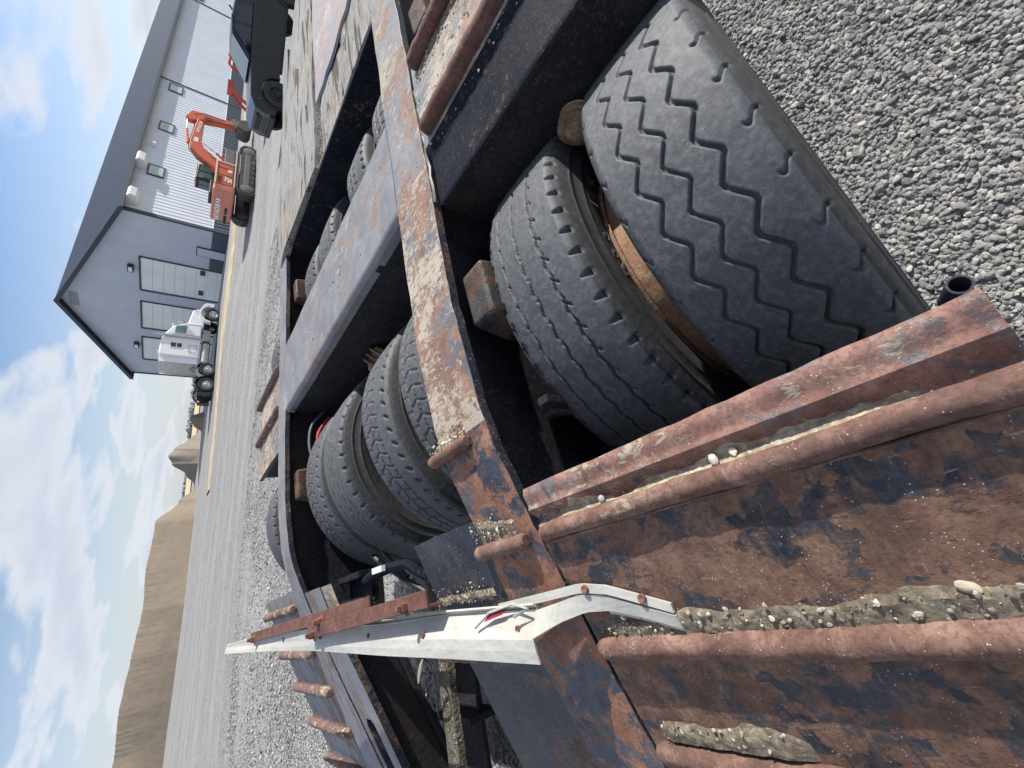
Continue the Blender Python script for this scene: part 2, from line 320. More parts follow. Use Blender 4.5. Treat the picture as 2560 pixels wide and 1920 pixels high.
# loose crushed stone: real pebbles where the picture resolves them
def stone_mat():
    m = Mat('crushed stone'); a = m.n('ShaderNodeAttribute', attribute_type='INSTANCER', attribute_name='tone').outputs['Fac']
    c = m.ramp(a, ((0.0, (0.15, 0.15, 0.152)), (0.3, (0.30, 0.296, 0.288)), (0.62, (0.42, 0.41, 0.39)), (0.86, (0.55, 0.53, 0.49)), (1.0, (0.68, 0.65, 0.58))))
    c = m.mix(m.step(m.noise(3.0, 5, 0.65, 0.5), 0.35, 0.7, 0, 0.5), c, (0.22, 0.22, 0.225))
    return m.fin(c, 0.9, m.bump(m.noise(4, 4, 0.6), 0.5, 0.12))
SM = stone_mat()
def scatter_tree(name, seed, s0, s1, flat=0.62, SM=None):
    g = bpy.data.node_groups.new(name, 'GeometryNodeTree')
    g.interface.new_socket('Geometry', in_out='INPUT', socket_type='NodeSocketGeometry'); g.interface.new_socket('Geometry', in_out='OUTPUT', socket_type='NodeSocketGeometry')
    N = g.nodes; L = g.links; gi = N.new('NodeGroupInput'); go = N.new('NodeGroupOutput')
    g2i = N.new('GeometryNodeGeometryToInstance')
    for k in range(7):
        ic = N.new('GeometryNodeMeshIcoSphere'); ic.inputs['Radius'].default_value = 1.0; ic.inputs['Subdivisions'].default_value = 2
        sp = N.new('GeometryNodeSetPosition'); po = N.new('GeometryNodeInputPosition'); nz = N.new('ShaderNodeTexVoronoi'); nz.feature = 'F1'; nz.inputs['Scale'].default_value = 0.62 + 0.05 * k
        off = N.new('ShaderNodeVectorMath'); off.operation = 'ADD'; off.inputs[1].default_value = (k * 7.3 + seed, k * 3.1, k * 5.7)
        L.new(po.outputs[0], off.inputs[0]); L.new(off.outputs[0], nz.inputs['Vector'])
        ml = N.new('ShaderNodeMath'); ml.operation = 'MULTIPLY_ADD'; L.new(nz.outputs['Distance'], ml.inputs[0]); ml.inputs[1].default_value = 0.85; ml.inputs[2].default_value = 0.48
        vm = N.new('ShaderNodeVectorMath'); vm.operation = 'SCALE'; L.new(po.outputs[0], vm.inputs[0]); L.new(ml.outputs[0], vm.inputs['Scale'])
        vs = N.new('ShaderNodeVectorMath'); vs.operation = 'MULTIPLY'; L.new(vm.outputs[0], vs.inputs[0]); vs.inputs[1].default_value = (1.0 + 0.12 * (k % 3), 0.8 + 0.07 * (k % 4), flat)
        L.new(ic.outputs[0], sp.inputs['Geometry']); L.new(vs.outputs[0], sp.inputs['Position'])
        ss = N.new('GeometryNodeSetShadeSmooth'); ss.inputs['Shade Smooth'].default_value = False; L.new(sp.outputs[0], ss.inputs[0])
        sm = N.new('GeometryNodeSetMaterial'); sm.inputs['Material'].default_value = SM; L.new(ss.outputs[0], sm.inputs[0])
        L.new(sm.outputs[0], g2i.inputs[0])
    ip = N.new('GeometryNodeInstanceOnPoints'); ip.inputs['Pick Instance'].default_value = True
    L.new(gi.outputs[0], ip.inputs['Points']); L.new(g2i.outputs[0], ip.inputs['Instance'])
    rv = N.new('FunctionNodeRandomValue'); rv.data_type = 'FLOAT_VECTOR'; rv.inputs[0].default_value = (-0.6, -0.6, 0); rv.inputs[1].default_value = (0.6, 0.6, 6.283); L.new(rv.outputs[0], ip.inputs['Rotation'])
    na = N.new('GeometryNodeInputNamedAttribute'); na.data_type = 'FLOAT'; na.inputs[0].default_value = 'size'
    L.new(na.outputs[0], ip.inputs['Scale'])
    st = N.new('GeometryNodeStoreNamedAttribute'); st.data_type = 'FLOAT'; st.domain = 'INSTANCE'; st.inputs['Name'].default_value = 'tone'
    r2 = N.new('FunctionNodeRandomValue'); r2.inputs['Seed'].default_value = seed + 3; L.new(r2.outputs[1], st.inputs['Value'])
    L.new(ip.outputs[0], st.inputs['Geometry']); L.new(st.outputs[0], go.inputs[0])
    return g
def scatter(name, P, size, seed, mat=None, **props):
    me = bpy.data.meshes.new(name); me.vertices.add(len(P)); me.vertices.foreach_set('co', np.asarray(P, np.float32).ravel())
    at = me.attributes.new('size', 'FLOAT', 'POINT'); at.data.foreach_set('value', np.asarray(size, np.float32))
    o = link(name, me, SM, **props); md = o.modifiers.new('stones', 'NODES'); md.node_group = scatter_tree(name, seed, 0, 0, SM=mat or SM); return o
def stones_in(n, x0, x1, y0, y1, smin, smax, p=2.2, zoff=(-0.3, 0.7), clump=0.0):
    x = RNG.uniform(x0, x1, n); y = RNG.uniform(y0, y1, n); s = smin + (smax - smin) * RNG.random(n) ** p
    if clump:
        keep = fbm(x * .6 + 20, y * .9 + 20, 11) > clump * RNG.random(n); x, y, s = x[keep], y[keep], s[keep]
    z = ground_z(x, y) + s * RNG.uniform(zoff[0], zoff[1], len(x)); return np.stack([x, y, z], -1), s
Pn, Sn = [], []
RNG = np.random.default_rng(11)
for a in [(90000, -0.2, 3.0, -1.3, 0.25, 0.003, 0.0085, 1.5), (3000, -0.2, 3.0, -1.3, 0.25, 0.008, 0.013, 2.0), (14000, -1.9, 0.4, 0.5, 2.3, 0.005, 0.012, 1.6), (3500, 2.2, 5.5, -1.2, 0.5, 0.007, 0.02, 2.0)]:
    p, s = stones_in(*a); Pn.append(p); Sn.append(s)
p, s = stones_in(80000, -3.6, 5.0, 2.9, 7.0, 0.005, 0.014, 1.8, clump=0.70); Pn.append(p); Sn.append(s)
p, s = stones_in(40000, -6.0, 12.0, 7.0, 13.0, 0.008, 0.024, 2.0, clump=0.9); Pn.append(p); Sn.append(s)
scatter('gravel', np.concatenate(Pn), np.concatenate(Sn), 1, kind='stuff', label='loose grey crushed stone covering the yard around the trailer')

# ------------------------------------------------------------------ trailer
M_MAIN = steel('muddy beam steel', rust=0.52, mud=0.66, dust=0.9, mudcol=(0.52, 0.465, 0.375), rustmid=(0.26, 0.15, 0.11), rusthi=(0.36, 0.24, 0.185), rustlo=(0.17, 0.085, 0.06), mudscale=75, paint=(0.06, 0.075, 0.10))
M_TOPB = steel('dusty upper beam steel', rust=0.42, mud=0.5, dust=1.0, off=61, mudcol=(0.46, 0.42, 0.35), mudscale=60, paint=(0.16, 0.17, 0.195), rustmid=(0.26, 0.165, 0.13), rusthi=(0.34, 0.245, 0.2), rustlo=(0.16, 0.10, 0.08))
M_MAINR = steel('bare rusty beam end', block=.3, rust=0.54, mud=0.16, big=4.5, dust=0.35, off=21, rustmid=(0.27, 0.135, 0.088), rusthi=(0.36, 0.205, 0.145), rustlo=(0.16, 0.075, 0.05), paint=(0.018, 0.026, 0.05), mud_a=0.6)
M_TAIL = steel('worn tail steel', rust=0.58, streak=.12, block=.3, dust=0.12, big=5.0, off=3.3, scr=1.0, film=0.55, aniso=0.7, paint=(0.010, 0.014, 0.025), rustlo=(0.080, 0.041, 0.028), rustmid=(0.180, 0.100, 0.068), rusthi=(0.275, 0.170, 0.120))
M_LIP = steel('lip steel', rust=0.62, mud=0.34, dust=0.8, big=5.0, off=17.3, film=0.75, rustmid=(0.24, 0.13, 0.105), rusthi=(0.36, 0.22, 0.18), rustlo=(0.13, 0.065, 0.05), mud_a=.7)
M_TAILB = steel('blue black tail steel', streak=.12, greyf=.2, rust=0.30, dust=0.14, paint=(0.014, 0.020, 0.034), big=3.0, off=7.1, scr=1.3, aniso=0.5, rustmid=(0.15, 0.085, 0.065))
M_RIB = steel('rusted round bar', rust=0.92, mud=0.10, off=1.3, big=7, film=.9, paint=(0.05, 0.04, 0.042), rustlo=(0.070, 0.038, 0.030), rustmid=(0.172, 0.096, 0.074), rusthi=(0.31, 0.20, 0.155), scr=.8, mud_a=.55)
M_RIBF = steel('dull far bar', rust=0.9, mud=0.35, off=31.3, rustlo=(0.09, 0.05, 0.042), rustmid=(0.165, 0.10, 0.085), rusthi=(0.26, 0.18, 0.15))
M_BLKS = steel('scraped black plate', rust=0.22, dust=0.25, off=15.5, paint=(0.014, 0.017, 0.019), scr=1.6, big=6, aniso=.4, streak=.55)
M_BLK = steel('black beam steel', greyf=.18, rust=0.26, dust=0.03, off=5.5, paint=(0.008, 0.010, 0.017), scr=.6, big=5, prough=.5, speck=.4, film=.12, rustmid=(0.12, 0.085, 0.068), rusthi=(0.18, 0.135, 0.11))
M_BLK.node_tree.nodes['Principled BSDF'].inputs['Specular IOR Level'].default_value = .05
M_GREY = steel('dusty grey beam steel', mud_a=.5, rust=0.28, mud=0.24, dust=0.8, off=9.2, paint=(0.15, 0.157, 0.175), mudcol=(0.5, 0.45, 0.36), scr=0.6, mudscale=26, rustmid=(0.27, 0.19, 0.15), rusthi=(0.36, 0.28, 0.23), rustlo=(0.17, 0.11, 0.09), prough=.5)
M_GREYT = steel('streaked grey tail steel', rust=0.42, mud=0.0, dust=0.9, off=19.2, paint=(0.17, 0.18, 0.215), aniso=4.0, big=2.2, rustmid=(0.20, 0.15, 0.13), rusthi=(0.28, 0.22, 0.19), rustlo=(0.10, 0.085, 0.08), prough=.5, scr=.5)
M_PALE = steel('pale muddy deck steel', rust=0.40, mud=0.72, dust=0.9, off=11.2, paint=(0.15, 0.165, 0.19), mudcol=(0.55, 0.49, 0.40), mudscale=50, rustmid=(0.30, 0.2, 0.15), rusthi=(0.4, 0.28, 0.22))
M_DARK = steel('shaded grimy under steel', rust=0.30, dust=0.05, off=2.2, paint=(0.008, 0.009, 0.013), rustmid=(0.034, 0.022, 0.017), rusthi=(0.055, 0.038, 0.028), rustlo=(0.018, 0.012, 0.010), prough=0.75, scr=0.2, speck=.25)  # shade beneath the trailer is put into this near black steel colour
M_EDGE = steel('crusted edge steel', rust=0.35, mud=0.30, dust=0.1, off=4.4, mudcol=(0.26, 0.22, 0.16), rustmid=(0.12, 0.07, 0.05), rusthi=(0.2, 0.13, 0.09), mudscale=90)
M_CHAN = steel('rust brown angle iron', rust=1.1, off=6.6, rustlo=(0.075, 0.034, 0.027), rustmid=(0.135, 0.062, 0.050), rusthi=(0.19, 0.10, 0.08), scr=0.2)
M_BRK = steel('brown hub steel', rust=0.62, off=41, paint=(0.02, 0.02, 0.024), rustmid=(0.11, 0.062, 0.042), rusthi=(0.18, 0.11, 0.075), rustlo=(0.05, 0.03, 0.022), dust=.3)
def dirt_mat(nm='packed grit', q=1.0):
    m = Mat(nm); n = m.noise(34, 9, 0.75, 0.3); c = m.ramp(n, ((0.3, (0.075 * q, 0.058 * q, 0.040 * q)), (0.50, (0.19 * q, 0.158 * q, 0.115 * q)), (0.68, (0.36 * q, 0.315 * q, 0.24 * q))))
    v = m.voro(85); c = m.mix(m.math('MULTIPLY', m.step(v, 0.25, 0.15), m.step(m.noise(15, 2), 0.45, 0.55)), c, (0.55, 0.52, 0.45))
    return m.fin(c, 0.95, m.bump(m.math('ADD', n, m.math('MULTIPLY', v, -0.8)), 0.9, 0.012))
M_DIRT = dirt_mat(); M_DUST = dirt_mat('cream silt', 2.3); M_DIRTD = dirt_mat('dark packed grit', .55)

PROF = [(12, -1.0), (1.25, -1.0), (.95, -1.016), (.7, -1.040), (.5, -1.082), (.3, -1.152), (.1, -1.222), (-.13, -1.305), (-.45, -1.437), (-.8, -1.585), (-3.2, -2.6)]
def pz(x):
    for (a, b), (c, d) in zip(PROF, PROF[1:]):
        if c <= x <= a: return d + (b - d) * (x - c) / (a - c)
    return -1.0
tr = thing('lowboy_trailer', 'rusty black lowboy trailer with sloping tail and eight tyres across each axle', 'trailer', m=ROOT_M)

def sheet(name, xs, ys, zf, mat, parent=tr, thick=0.05, jit=(0.0, 0.0), cut=None, bev=0.0, mat2=None, smooth=True, **props):
    """thick plate over a grid; xs, ys in trailer units, zf(x,y) its top; ragged edges"""
    nx, ny = len(xs), len(ys); top = []; bot = []
    for i, x in enumerate(xs):
        for j, y in enumerate(ys):
            dx = (mnoise.noise((x * 9, y * 9, 1.1)) * jit[0] if i in (0, nx - 1) else 0); dy = (mnoise.noise((x * 11, y * 3, 7.7)) * jit[1] if j in (0, ny - 1) else 0)
            z = zf(x, y); top.append(U(x + dx, y + dy, z)); bot.append(U(x + dx, y + dy, z - thick))
    id_ = lambda i, j: i * ny + j; f = []; n = nx * ny
    alive = lambda i, j: 0 <= i < nx - 1 and 0 <= j < ny - 1 and not (cut and cut((xs[i] + xs[i + 1]) / 2, (ys[j] + ys[j + 1]) / 2))
    side = []
    for i in range(nx - 1):
        for j in range(ny - 1):
            if not alive(i, j): continue
            a, b, c, d = id_(i, j), id_(i + 1, j), id_(i + 1, j + 1), id_(i, j + 1)
            f.append((a, b, c, d)); f.append((d + n, c + n, b + n, a + n))
            for (p, q), (di, dj) in (((a, b), (0, -1)), ((b, c), (1, 0)), ((c, d), (0, 1)), ((d, a), (-1, 0))):
                if not alive(i + di, j + dj): side.append(len(f)); f.append((p, p + n, q + n, q))
    m = MB(); m.add(top + bot, f, smooth); o = m.build(name, mat, parent, bev, **props)
    if mat2:
        o.data.materials.append(mat2)
        for k in side: o.data.polygons[k].material_index = 1
    return o
def lin(a, b, n): return [a + (b - a) * i / (n - 1) for i in range(n)]
XP = sorted(set([round(v, 3) for v in lin(-3.2, 1.3, 80)] + lin(1.4, 9.5, 60)))
def wav(x, y): return 0.006 * mnoise.noise((x * 1.7, y * 2.3, 0)) + 0.0025 * mnoise.noise((x * 7, y * 7, 5))

# long main beams: top flange, web, lower flange
for side_, (ya, yb, mt) in enumerate(((1.372, 1.765, M_MAIN), (4.94, 5.285, M_GREY))):
    xs = [x for x in XP if x > (-3.2 if side_ == 0 else -3.2)]
    fl = sheet('beam_flange', xs, lin(ya, yb, 6), lambda x, y: pz(x) + wav(x, y), mt, thick=0.05, jit=(0, 0.012), bev=0.0015, mat2=M_EDGE,
          label='near main beam flange, rust and cream mud over black paint' if side_ == 0 else 'far main beam flange, pale grey with faded rust')
    fl.data.materials.append(M_MAINR if side_ == 0 else M_GREYT); fl.data.materials.append(M_TOPB if side_ == 0 else M_GREY)
    for p in fl.data.polygons:
        if p.material_index == 0 and p.center.x > (2.25 + 0.25 * mnoise.noise((p.center.y * 30, 3, 0))) * US: p.material_index = 3
        if p.material_index == 0 and p.center.x < (0.62 + 0.10 * mnoise.noise((p.center.y * 30, 0, 0))) * US: p.material_index = 2
    yc = (ya + yb) / 2
    w = MB()
    xs2 = [x for x in lin(-3.1, 9.4, 60)]
    for k, (a, b) in enumerate(zip(xs2, xs2[1:])):
        pass
    low = lambda x: -1.95 if x > 0.5 else min(-1.95 + 0, pz(x) - 0.35) if x > -0.9 else pz(x) - 0.3
    poly = [(x, pz(x) - 0.05) for x in xs2] + [(x, low(x)) for x in reversed(xs2)]
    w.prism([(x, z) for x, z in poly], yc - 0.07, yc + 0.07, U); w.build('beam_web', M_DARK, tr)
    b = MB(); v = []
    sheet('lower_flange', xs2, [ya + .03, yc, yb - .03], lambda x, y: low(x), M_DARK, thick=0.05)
# weld bead and loose splinter where the near deck panel meets the beam
t = MB(); t.tube([U(x, 1.362 + 0.006 * sin(x * 31), -1.012 - 0.008 * random.random()) for x in lin(1.9, 2.9, 16)], 0.0055, 6, jit=0.3); t.build('weld_bead', M_PALE, tr)

# near rear deck plate that slopes away behind the wheels, with its rolled front lip
def near_z(x, y):
    z = pz(x)
    if x > 0.255: z -= ((x - 0.255) / 0.04) ** 2 * 0.02
    z -= 0.026 * math.exp(-((x - 0.168) / 0.020) ** 2)             # pressed valley behind the lip
    z += 0.012 * math.exp(-((x - 0.205) / 0.014) ** 2)
    return z + wav(x, y) * 0.8
XN = sorted([round(v, 4) for v in lin(0.296, -0.02, 40)] + [round(v, 4) for v in lin(-0.06, -3.0, 60)])
sheet('tail_plate', XN, lin(-0.07, 1.352, 26), near_z, M_TAIL, thick=0.04, jit=(0.006, 0.006), mat2=M_EDGE)
for p in [o for o in tr.children if o.name.startswith('tail_plate')][-1:]:
    p.data.materials.append(M_LIP)
    for q in p.data.polygons:
        if q.material_index == 0 and q.center.x > 0.085 * US: q.material_index = 2
# inner tail plates, each hung beside its beam
sheet('tail_plate', sorted(lin(0.255, -3.0, 60)), lin(1.775, 2.43, 12), lambda x, y: pz(x) - 0.012 + wav(x, y), M_TAILB, thick=0.055, jit=(0.008, 0.004), mat2=M_EDGE, label='blue black tail plate beside the near beam')
p = tr.children[-1]; p.data.materials.append(M_BLKS)
for q in p.data.polygons:
    if q.material_index == 0 and q.center.x > -0.16 * US: q.material_index = 2
slot = lambda x, y: (lambda u: (min(max(x, -2.2), -1.02) - x) ** 2 + ((y - 4.72 - 0.0 * x) * 1.0) ** 2 < 0.10 ** 2)(0)
sheet('tail_plate', sorted(lin(0.24, -3.0, 120)), lin(4.43, 4.93, 24), lambda x, y: pz(x) - 0.012 + wav(x, y), M_GREYT, thick=0.07, mat2=M_EDGE, cut=slot, label='grey tail plate of the far beam with a long slot')
sheet('tail_plate', sorted(lin(0.296, -3.0, 60)), lin(5.295, 6.75, 14), lambda x, y: pz(x) - 0.006 + wav(x, y), M_GREYT, thick=0.05, mat2=M_EDGE, label='far side tail plate crossed by short bars')
sheet('flare_plate', lin(-0.12, 0.235, 8), lin(4.12, 4.425, 6), lambda x, y: pz(x) - 0.02, M_PALE, thick=0.09, mat2=M_DARK, label='short pale plate standing out from the far tail')
# dark gusset plates under the tails
for (ya, yb) in ((2.33, 2.39), (4.50, 4.56), (0.02, 0.07), (6.6, 6.65)):
    xs2 = lin(0.15, -2.9, 12); g = MB(); g.prism([(x, pz(x) - 0.09) for x in xs2] + [(x, pz(x) - 0.42) for x in reversed(xs2)], ya, yb, U); g.build('tail_web', M_DARK, tr)
for (ya, yb) in ((2.26, 2.50), (4.42, 4.64)):
    sheet('tail_flange', lin(-2.9, 0.1, 20), [ya, (ya + yb) / 2, yb], lambda x, y: pz(x) - 0.43 + 0.02 * mnoise.noise((x * 6, y * 6, 0)), M_DIRT if ya < 3 else M_DARK, thick=0.05)
for x in (-0.42, -1.05, -1.7):
    g = MB(); g.box(x - 0.03, x + 0.03, 3.80, 4.45, -2.25 - 0.2 * (x < -1), -1.85 + x * .3, U); g.build('cross_brace', M_DARK, tr, 0.004)
sheet('inner_rail', lin(-2.9, 0.1, 30), lin(3.60, 3.78, 4), lambda x, y: -1.92 + 0.012 * mnoise.noise((x * 6, y * 6, 0)), M_DIRTD, thick=0.06, jit=(0, .02))
sheet('inner_plate', lin(-2.9, 0.1, 10), lin(3.85, 4.5, 4), lambda x, y: -2.3, M_DARK, thick=0.04)
# rib bars across the plates
def rib(x, y0, y1, r, mat=M_RIB, lift=0.45, n=12, wob=0.004, hollow=False, zf=None):
    N = max(8, int((y1 - y0) / 0.018)); pts = []; rs = []
    for i in range(N + 1):
        y = y0 + (y1 - y0) * i / N; z = (zf(x, y) if zf else pz(x)) + r * lift
        pts.append(U(x + wob * mnoise.noise((y * 3, x, 3)), y, z)); rs.append(r * US * (1 + 0.05 * mnoise.noise((y * 9, x * 5, 1)) - (0.35 if i in (0, N) else 0.08 if i in (1, N - 1) else 0)))
    m = MB(); m.tube(pts, rs, n)
    cs = [Vector(p) for p in pts]
    for q in range(len(m.v)):
        c = cs[q // n]; d = Vector(m.v[q]) - c; p = Vector(m.v[q])
        f = 1 + 0.10 * mnoise.noise(p * 38) + 0.07 * abs(mnoise.noise(p * 95)) - 0.10 * max(0, mnoise.noise(p * Vector((60, 25, 60)) if False else p * 55) - 0.15)
        m.v[q] = tuple(c + d * f)
    return m.build('rib_bar', mat, tr, sharp=50)
for k, x in enumerate((0.128, -0.335, -0.72, -1.13, -1.55)):
    rib(x - (0.016 if k == 0 else 0), -0.07, 1.335, 0.034 if k == 0 else 0.041, lift=0.30, n=26, wob=0.007)
    rib(x, 5.40, 6.85, 0.050, mat=M_RIBF, lift=0.55)
rib(0.572, 1.515, 1.86, 0.033, lift=0.6); rib(0.105, 1.435, 1.81, 0.036, lift=0.55); rib(-0.36, 2.2, 2.68, 0.04, lift=0.1)
# uneven weld beads along the foot of the near bars
for (x, dx) in ((0.112, -0.036), (-0.335, -0.042), (-0.335, 0.040), (-0.72, -0.042)):
    b = MB(); P = [U(x + dx + 0.004 * mnoise.noise((y * 8, x, 0)), y, pz(x + dx) + 0.004) for y in lin(-0.05, 1.32, 110)]
    b.tube(P, [0.0022 + 0.0014 * random.random() for _ in P], 6); b.build('weld_bead', M_RIB, tr)
# grit packed behind the bars
def grit(xa, xb, y0, y1, hgt, zf=None, name='packed_dirt', seed=0, ny=60, nx=9, parent=tr, mat=None):
    V = []; 
    for j in range(ny):
        y = y0 + (y1 - y0) * j / (ny - 1)
        wv = 0.035 * mnoise.noise((y * 5, seed, 0)) + 0.012 * mnoise.noise((y * 21, seed, 4))
        for i in range(nx):
            u = i / (nx - 1); x = xa + (xb + wv - xa) * u; e = min(1, 3.0 * (1 - u)) * min(1, 9 * min(j, ny - 1 - j) / ny + 0.02)
            h = hgt * 0.72 * e * (0.85 + 0.22 * mnoise.noise((x * 30, y * 22, seed))) + 0.004 * mnoise.noise((x * 90, y * 90, seed)) * e; V.append(U(x, y, (zf or (lambda a, b: pz(a)))(x, y) + max(h, -0.004) - 0.004))
    F = [(j * nx + i, j * nx + i + 1, (j + 1) * nx + i + 1, (j + 1) * nx + i) for j in range(ny - 1) for i in range(nx - 1)]
    m = MB(); m.add(V, F, True); return m.build(name, mat or M_DIRT, parent, kind='stuff')
grit(-0.300, -0.232, 0.0, 1.325, 0.034, seed=2, ny=200)
grit(-0.67, -0.60, 0.75, 1.29, 0.04, seed=5, ny=90)
grit(0.130, 0.180, 0.05, 1.31, 0.022, zf=near_z, seed=6, ny=160, mat=M_DUST)
grit(0.135, 0.225, 1.47, 1.76, 0.035, seed=8, ny=50)
grit(0.60, 0.64, 1.52, 1.84, 0.022, seed=9, ny=40, mat=M_DUST)
grit(-0.05, -0.09, 1.85, 2.4, 0.012, seed=12, ny=50, mat=M_DUST)

# deck panels between the axles
def deck_z(x, y):
    z = -1.028
    if x < 2.24: z += -0.012 - 0.006 * max(0, (1.90 - x) / 0.015) ** 2
    elif x < 2.31: z += -0.012 + 0.03 * (x - 2.24) / 0.07
    else: z += 0.018
    return z + wav(x, y)
XD = sorted(set([round(v, 4) for v in lin(1.885, 2.4, 36)] + [round(v, 4) for v in lin(2.44, 3.11, 18)]))
sheet('deck_panel', [x for x in XD if x <= 2.33], lin(-0.07, 1.355, 16), deck_z, M_BLK, thick=0.022, jit=(0.006, 0.004), mat2=M_DARK, label='black painted edge strip of the near deck panel')
sheet('deck_panel', [x for x in XD if x >= 2.32], lin(-0.07, 1.355, 16), lambda x, y: deck_z(x, y) + .002, M_PALE, thick=0.05, label='muddy pale middle of the near deck panel')
rib(2.405, -0.07, 1.30, 0.052, mat=M_CHAN, lift=0.4, zf=deck_z, wob=0.002); rib(3.04, -0.07, 1.30, 0.052, mat=M_CHAN, lift=0.5, zf=deck_z, wob=0.002)
grit(2.985, 2.90, 0.0, 1.33, 0.018, zf=deck_z, seed=21, ny=80)
m = MB(); m.box(1.897, 1.93, -0.05, 1.37, -1.45, -1.045, U); m.build('panel_web', M_DARK, tr, 0.003)
m = MB(); m.box(1.87, 2.15, -0.05, 1.37, -1.475, -1.44, U); m.build('panel_lip', M_DARK, tr, 0.003)
m = MB(); m.box(3.05, 3.09, -0.05, 1.37, -1.5, -1.06, U); m.build('panel_web', M_DARK, tr, 0.003)
# middle cross beam: wide grey box with rounded rear edge
def mid_z(x, y): return -1.0 - 0.035 * max(0, (2.235 - x) / 0.055) ** 2 + wav(x, y)
sheet('cross_beam', sorted(set(lin(2.18, 2.26, 6) + lin(2.3, 3.07, 16))), lin(1.768, 4.937, 40), mid_z, M_GREY, thick=0.06, jit=(0.004, 0), label='wide dusty grey cross beam between the main beams')
m = MB(); m.box(2.182, 2.23, 1.76, 4.94, -1.60, -1.045, U); m.build('cross_beam_web', M_DARK, tr, 0.006)
m = MB(); m.box(2.165, 2.40, 1.76, 4.94, -1.63, -1.60, U); m.build('cross_beam_lip', M_DARK, tr, 0.003)
m = MB(); m.box(3.02, 3.06, 1.76, 4.94, -1.60, -1.06, U); m.build('cross_beam_web', M_DARK, tr, 0.004)
for k in range(34):                                                # dried clods and rust pits on the cross beam
    pass
# far deck panel between axles, peeking past the far beam
sheet('deck_panel', lin(1.885, 3.1, 14), lin(5.295, 6.72, 12), lambda x, y: -1.03 + wav(x, y), M_MAIN, thick=0.05, mat2=M_EDGE, label='far deck panel corner beyond the far beam')
rib(2.42, 5.35, 6.75, 0.045, mat=M_RIBF, zf=lambda x, y: -1.03); rib(3.0, 5.35, 6.75, 0.045, mat=M_RIBF, zf=lambda x, y: -1.03); 
m = MB(); m.box(1.9, 1.94, 5.3, 6.6, -1.4, -1.08, U); m.build('panel_web', M_DARK, tr, 0.003)

# front deck: steel edge beam, gritty planks, steel cover plate
m = MB(); m.box(4.40, 4.47, 1.77, 4.62, -1.5, -1.0, U); m.build('front_well_edge', M_BLK, tr, 0.004)
m = MB(); m.prismz([(4.40, 4.62), (4.47, 4.60), (4.80, 4.93), (4.74, 4.945)], -1.5, -1.0, U); m.build('front_well_edge', M_BLK, tr, 0.003)
m = MB(); m.box(4.30, 4.9, 5.2, 5.26, -1.6, -1.08, U); m.build('side_rail', M_DARK, tr)
m = MB(); m.prismz([(4.48, 1.77), (9.4, 1.77), (9.4, 4.9), (4.82, 4.9), (4.48, 4.6)], -1.12, -1.09, U); m.build('deck_floor', M_DARK, tr)
def wood_mat():
    m = Mat('weathered timber'); v = m.mapping((3.0, 26, 12)); g = m.noise(1.6, 9, 0.68, 1.4, v); k = m.noise(1.0, 4, 0.5, 2.2, m.mapping((1.2, 9, 4)))
    c = m.ramp(g, ((0.28, (0.075, 0.066, 0.055)), (0.42, (0.20, 0.183, 0.155)), (0.62, (0.33, 0.305, 0.262)), (0.8, (0.44, 0.41, 0.365))))
    tint = m.step(m.noise(1.3, 3, 0.5), 0.42, 0.6); c = m.mix(m.math('MULTIPLY', tint, 0.65), c, m.mix(g, (0.19, 0.20, 0.225), (0.38, 0.39, 0.415)))
    c = m.mix(m.step(k, 0.58, 0.62), c, (0.08, 0.07, 0.058)); c = m.mix(m.step(m.noise(26, 4, 0.7), 0.60, 0.66), c, (0.13, 0.115, 0.09))
    return m.fin(c, 0.9, m.bump(m.math('ADD', g, m.math('MULTIPLY', m.step(k, 0.60, 0.66), -1.0)), 0.95, 0.012))
M_WOOD = wood_mat()
def plank(pts, z, th, seed, mat=M_WOOD, label=None, warp=0.02):
    """plank outline given as (x, yLow, yHigh) stations"""
    xs = []; 
    N = 40; X0, X1 = pts[0][0], pts[-1][0]; top = []; ny = 9
    for i in range(N + 1):
        x = X0 + (X1 - X0) * i / N
        for (xa, a0, a1), (xb, b0, b1) in zip(pts, pts[1:]):
            if xa <= x <= xb: u = (x - xa) / (xb - xa); lo = a0 + (b0 - a0) * u; hi = a1 + (b1 - a1) * u; break
        lo += 0.03 * mnoise.noise((x * 4, seed, 0)); hi += 0.03 * mnoise.noise((x * 4, seed, 9))
        for j in range(ny):
            t = j / (ny - 1); y = lo + (hi - lo) * t; top.append((x + (0.06 * mnoise.noise((y * 7, seed, 2)) if i in (0, N) else 0), y, z + warp * mnoise.noise((x * .9, y * 2, seed)) - 0.018 * (abs(2 * t - 1) ** 6)))
    n = len(top); V = [U(*p) for p in top] + [U(p[0], p[1], p[2] - th) for p in top]; F = []
    for i in range(N):
        for j in range(ny - 1): a = i * ny + j; F += [(a, a + ny, a + ny + 1, a + 1), (a + n, a + 1 + n, a + ny + 1 + n, a + ny + n)]
    for i in range(N):
        for j in (0, ny - 1): a = i * ny + j; F.append((a, a + ny, a + ny + n, a + n) if j == 0 else (a, a + n, a + ny + n, a + ny))
    for j in range(ny - 1): a = j; F.append((a, a + n, a + 1 + n, a + 1)); a = N * ny + j; F.append((a, a + 1, a + 1 + n, a + n))
    m = MB(); m.add(V, F, True); p = {'label': label} if label else {}
    return m.build('plank', mat, tr, **p)
plank([(4.55, 3.43, 5.25), (5.6, 3.42, 5.5), (7.0, 3.40, 5.25), (9.6, 3.36, 4.35)], -0.962, 0.09, 1, label='wide bleached plank along the far side of the front deck')
plank([(4.51, 2.62, 3.30), (5.0, 2.58, 3.33), (5.55, 2.55, 3.34)], -1.02, 0.06, 2)
plank([(4.52, 1.80, 2.55), (5.1, 1.80, 2.52), (5.75, 1.80, 2.50)], -1.005, 0.07, 3)
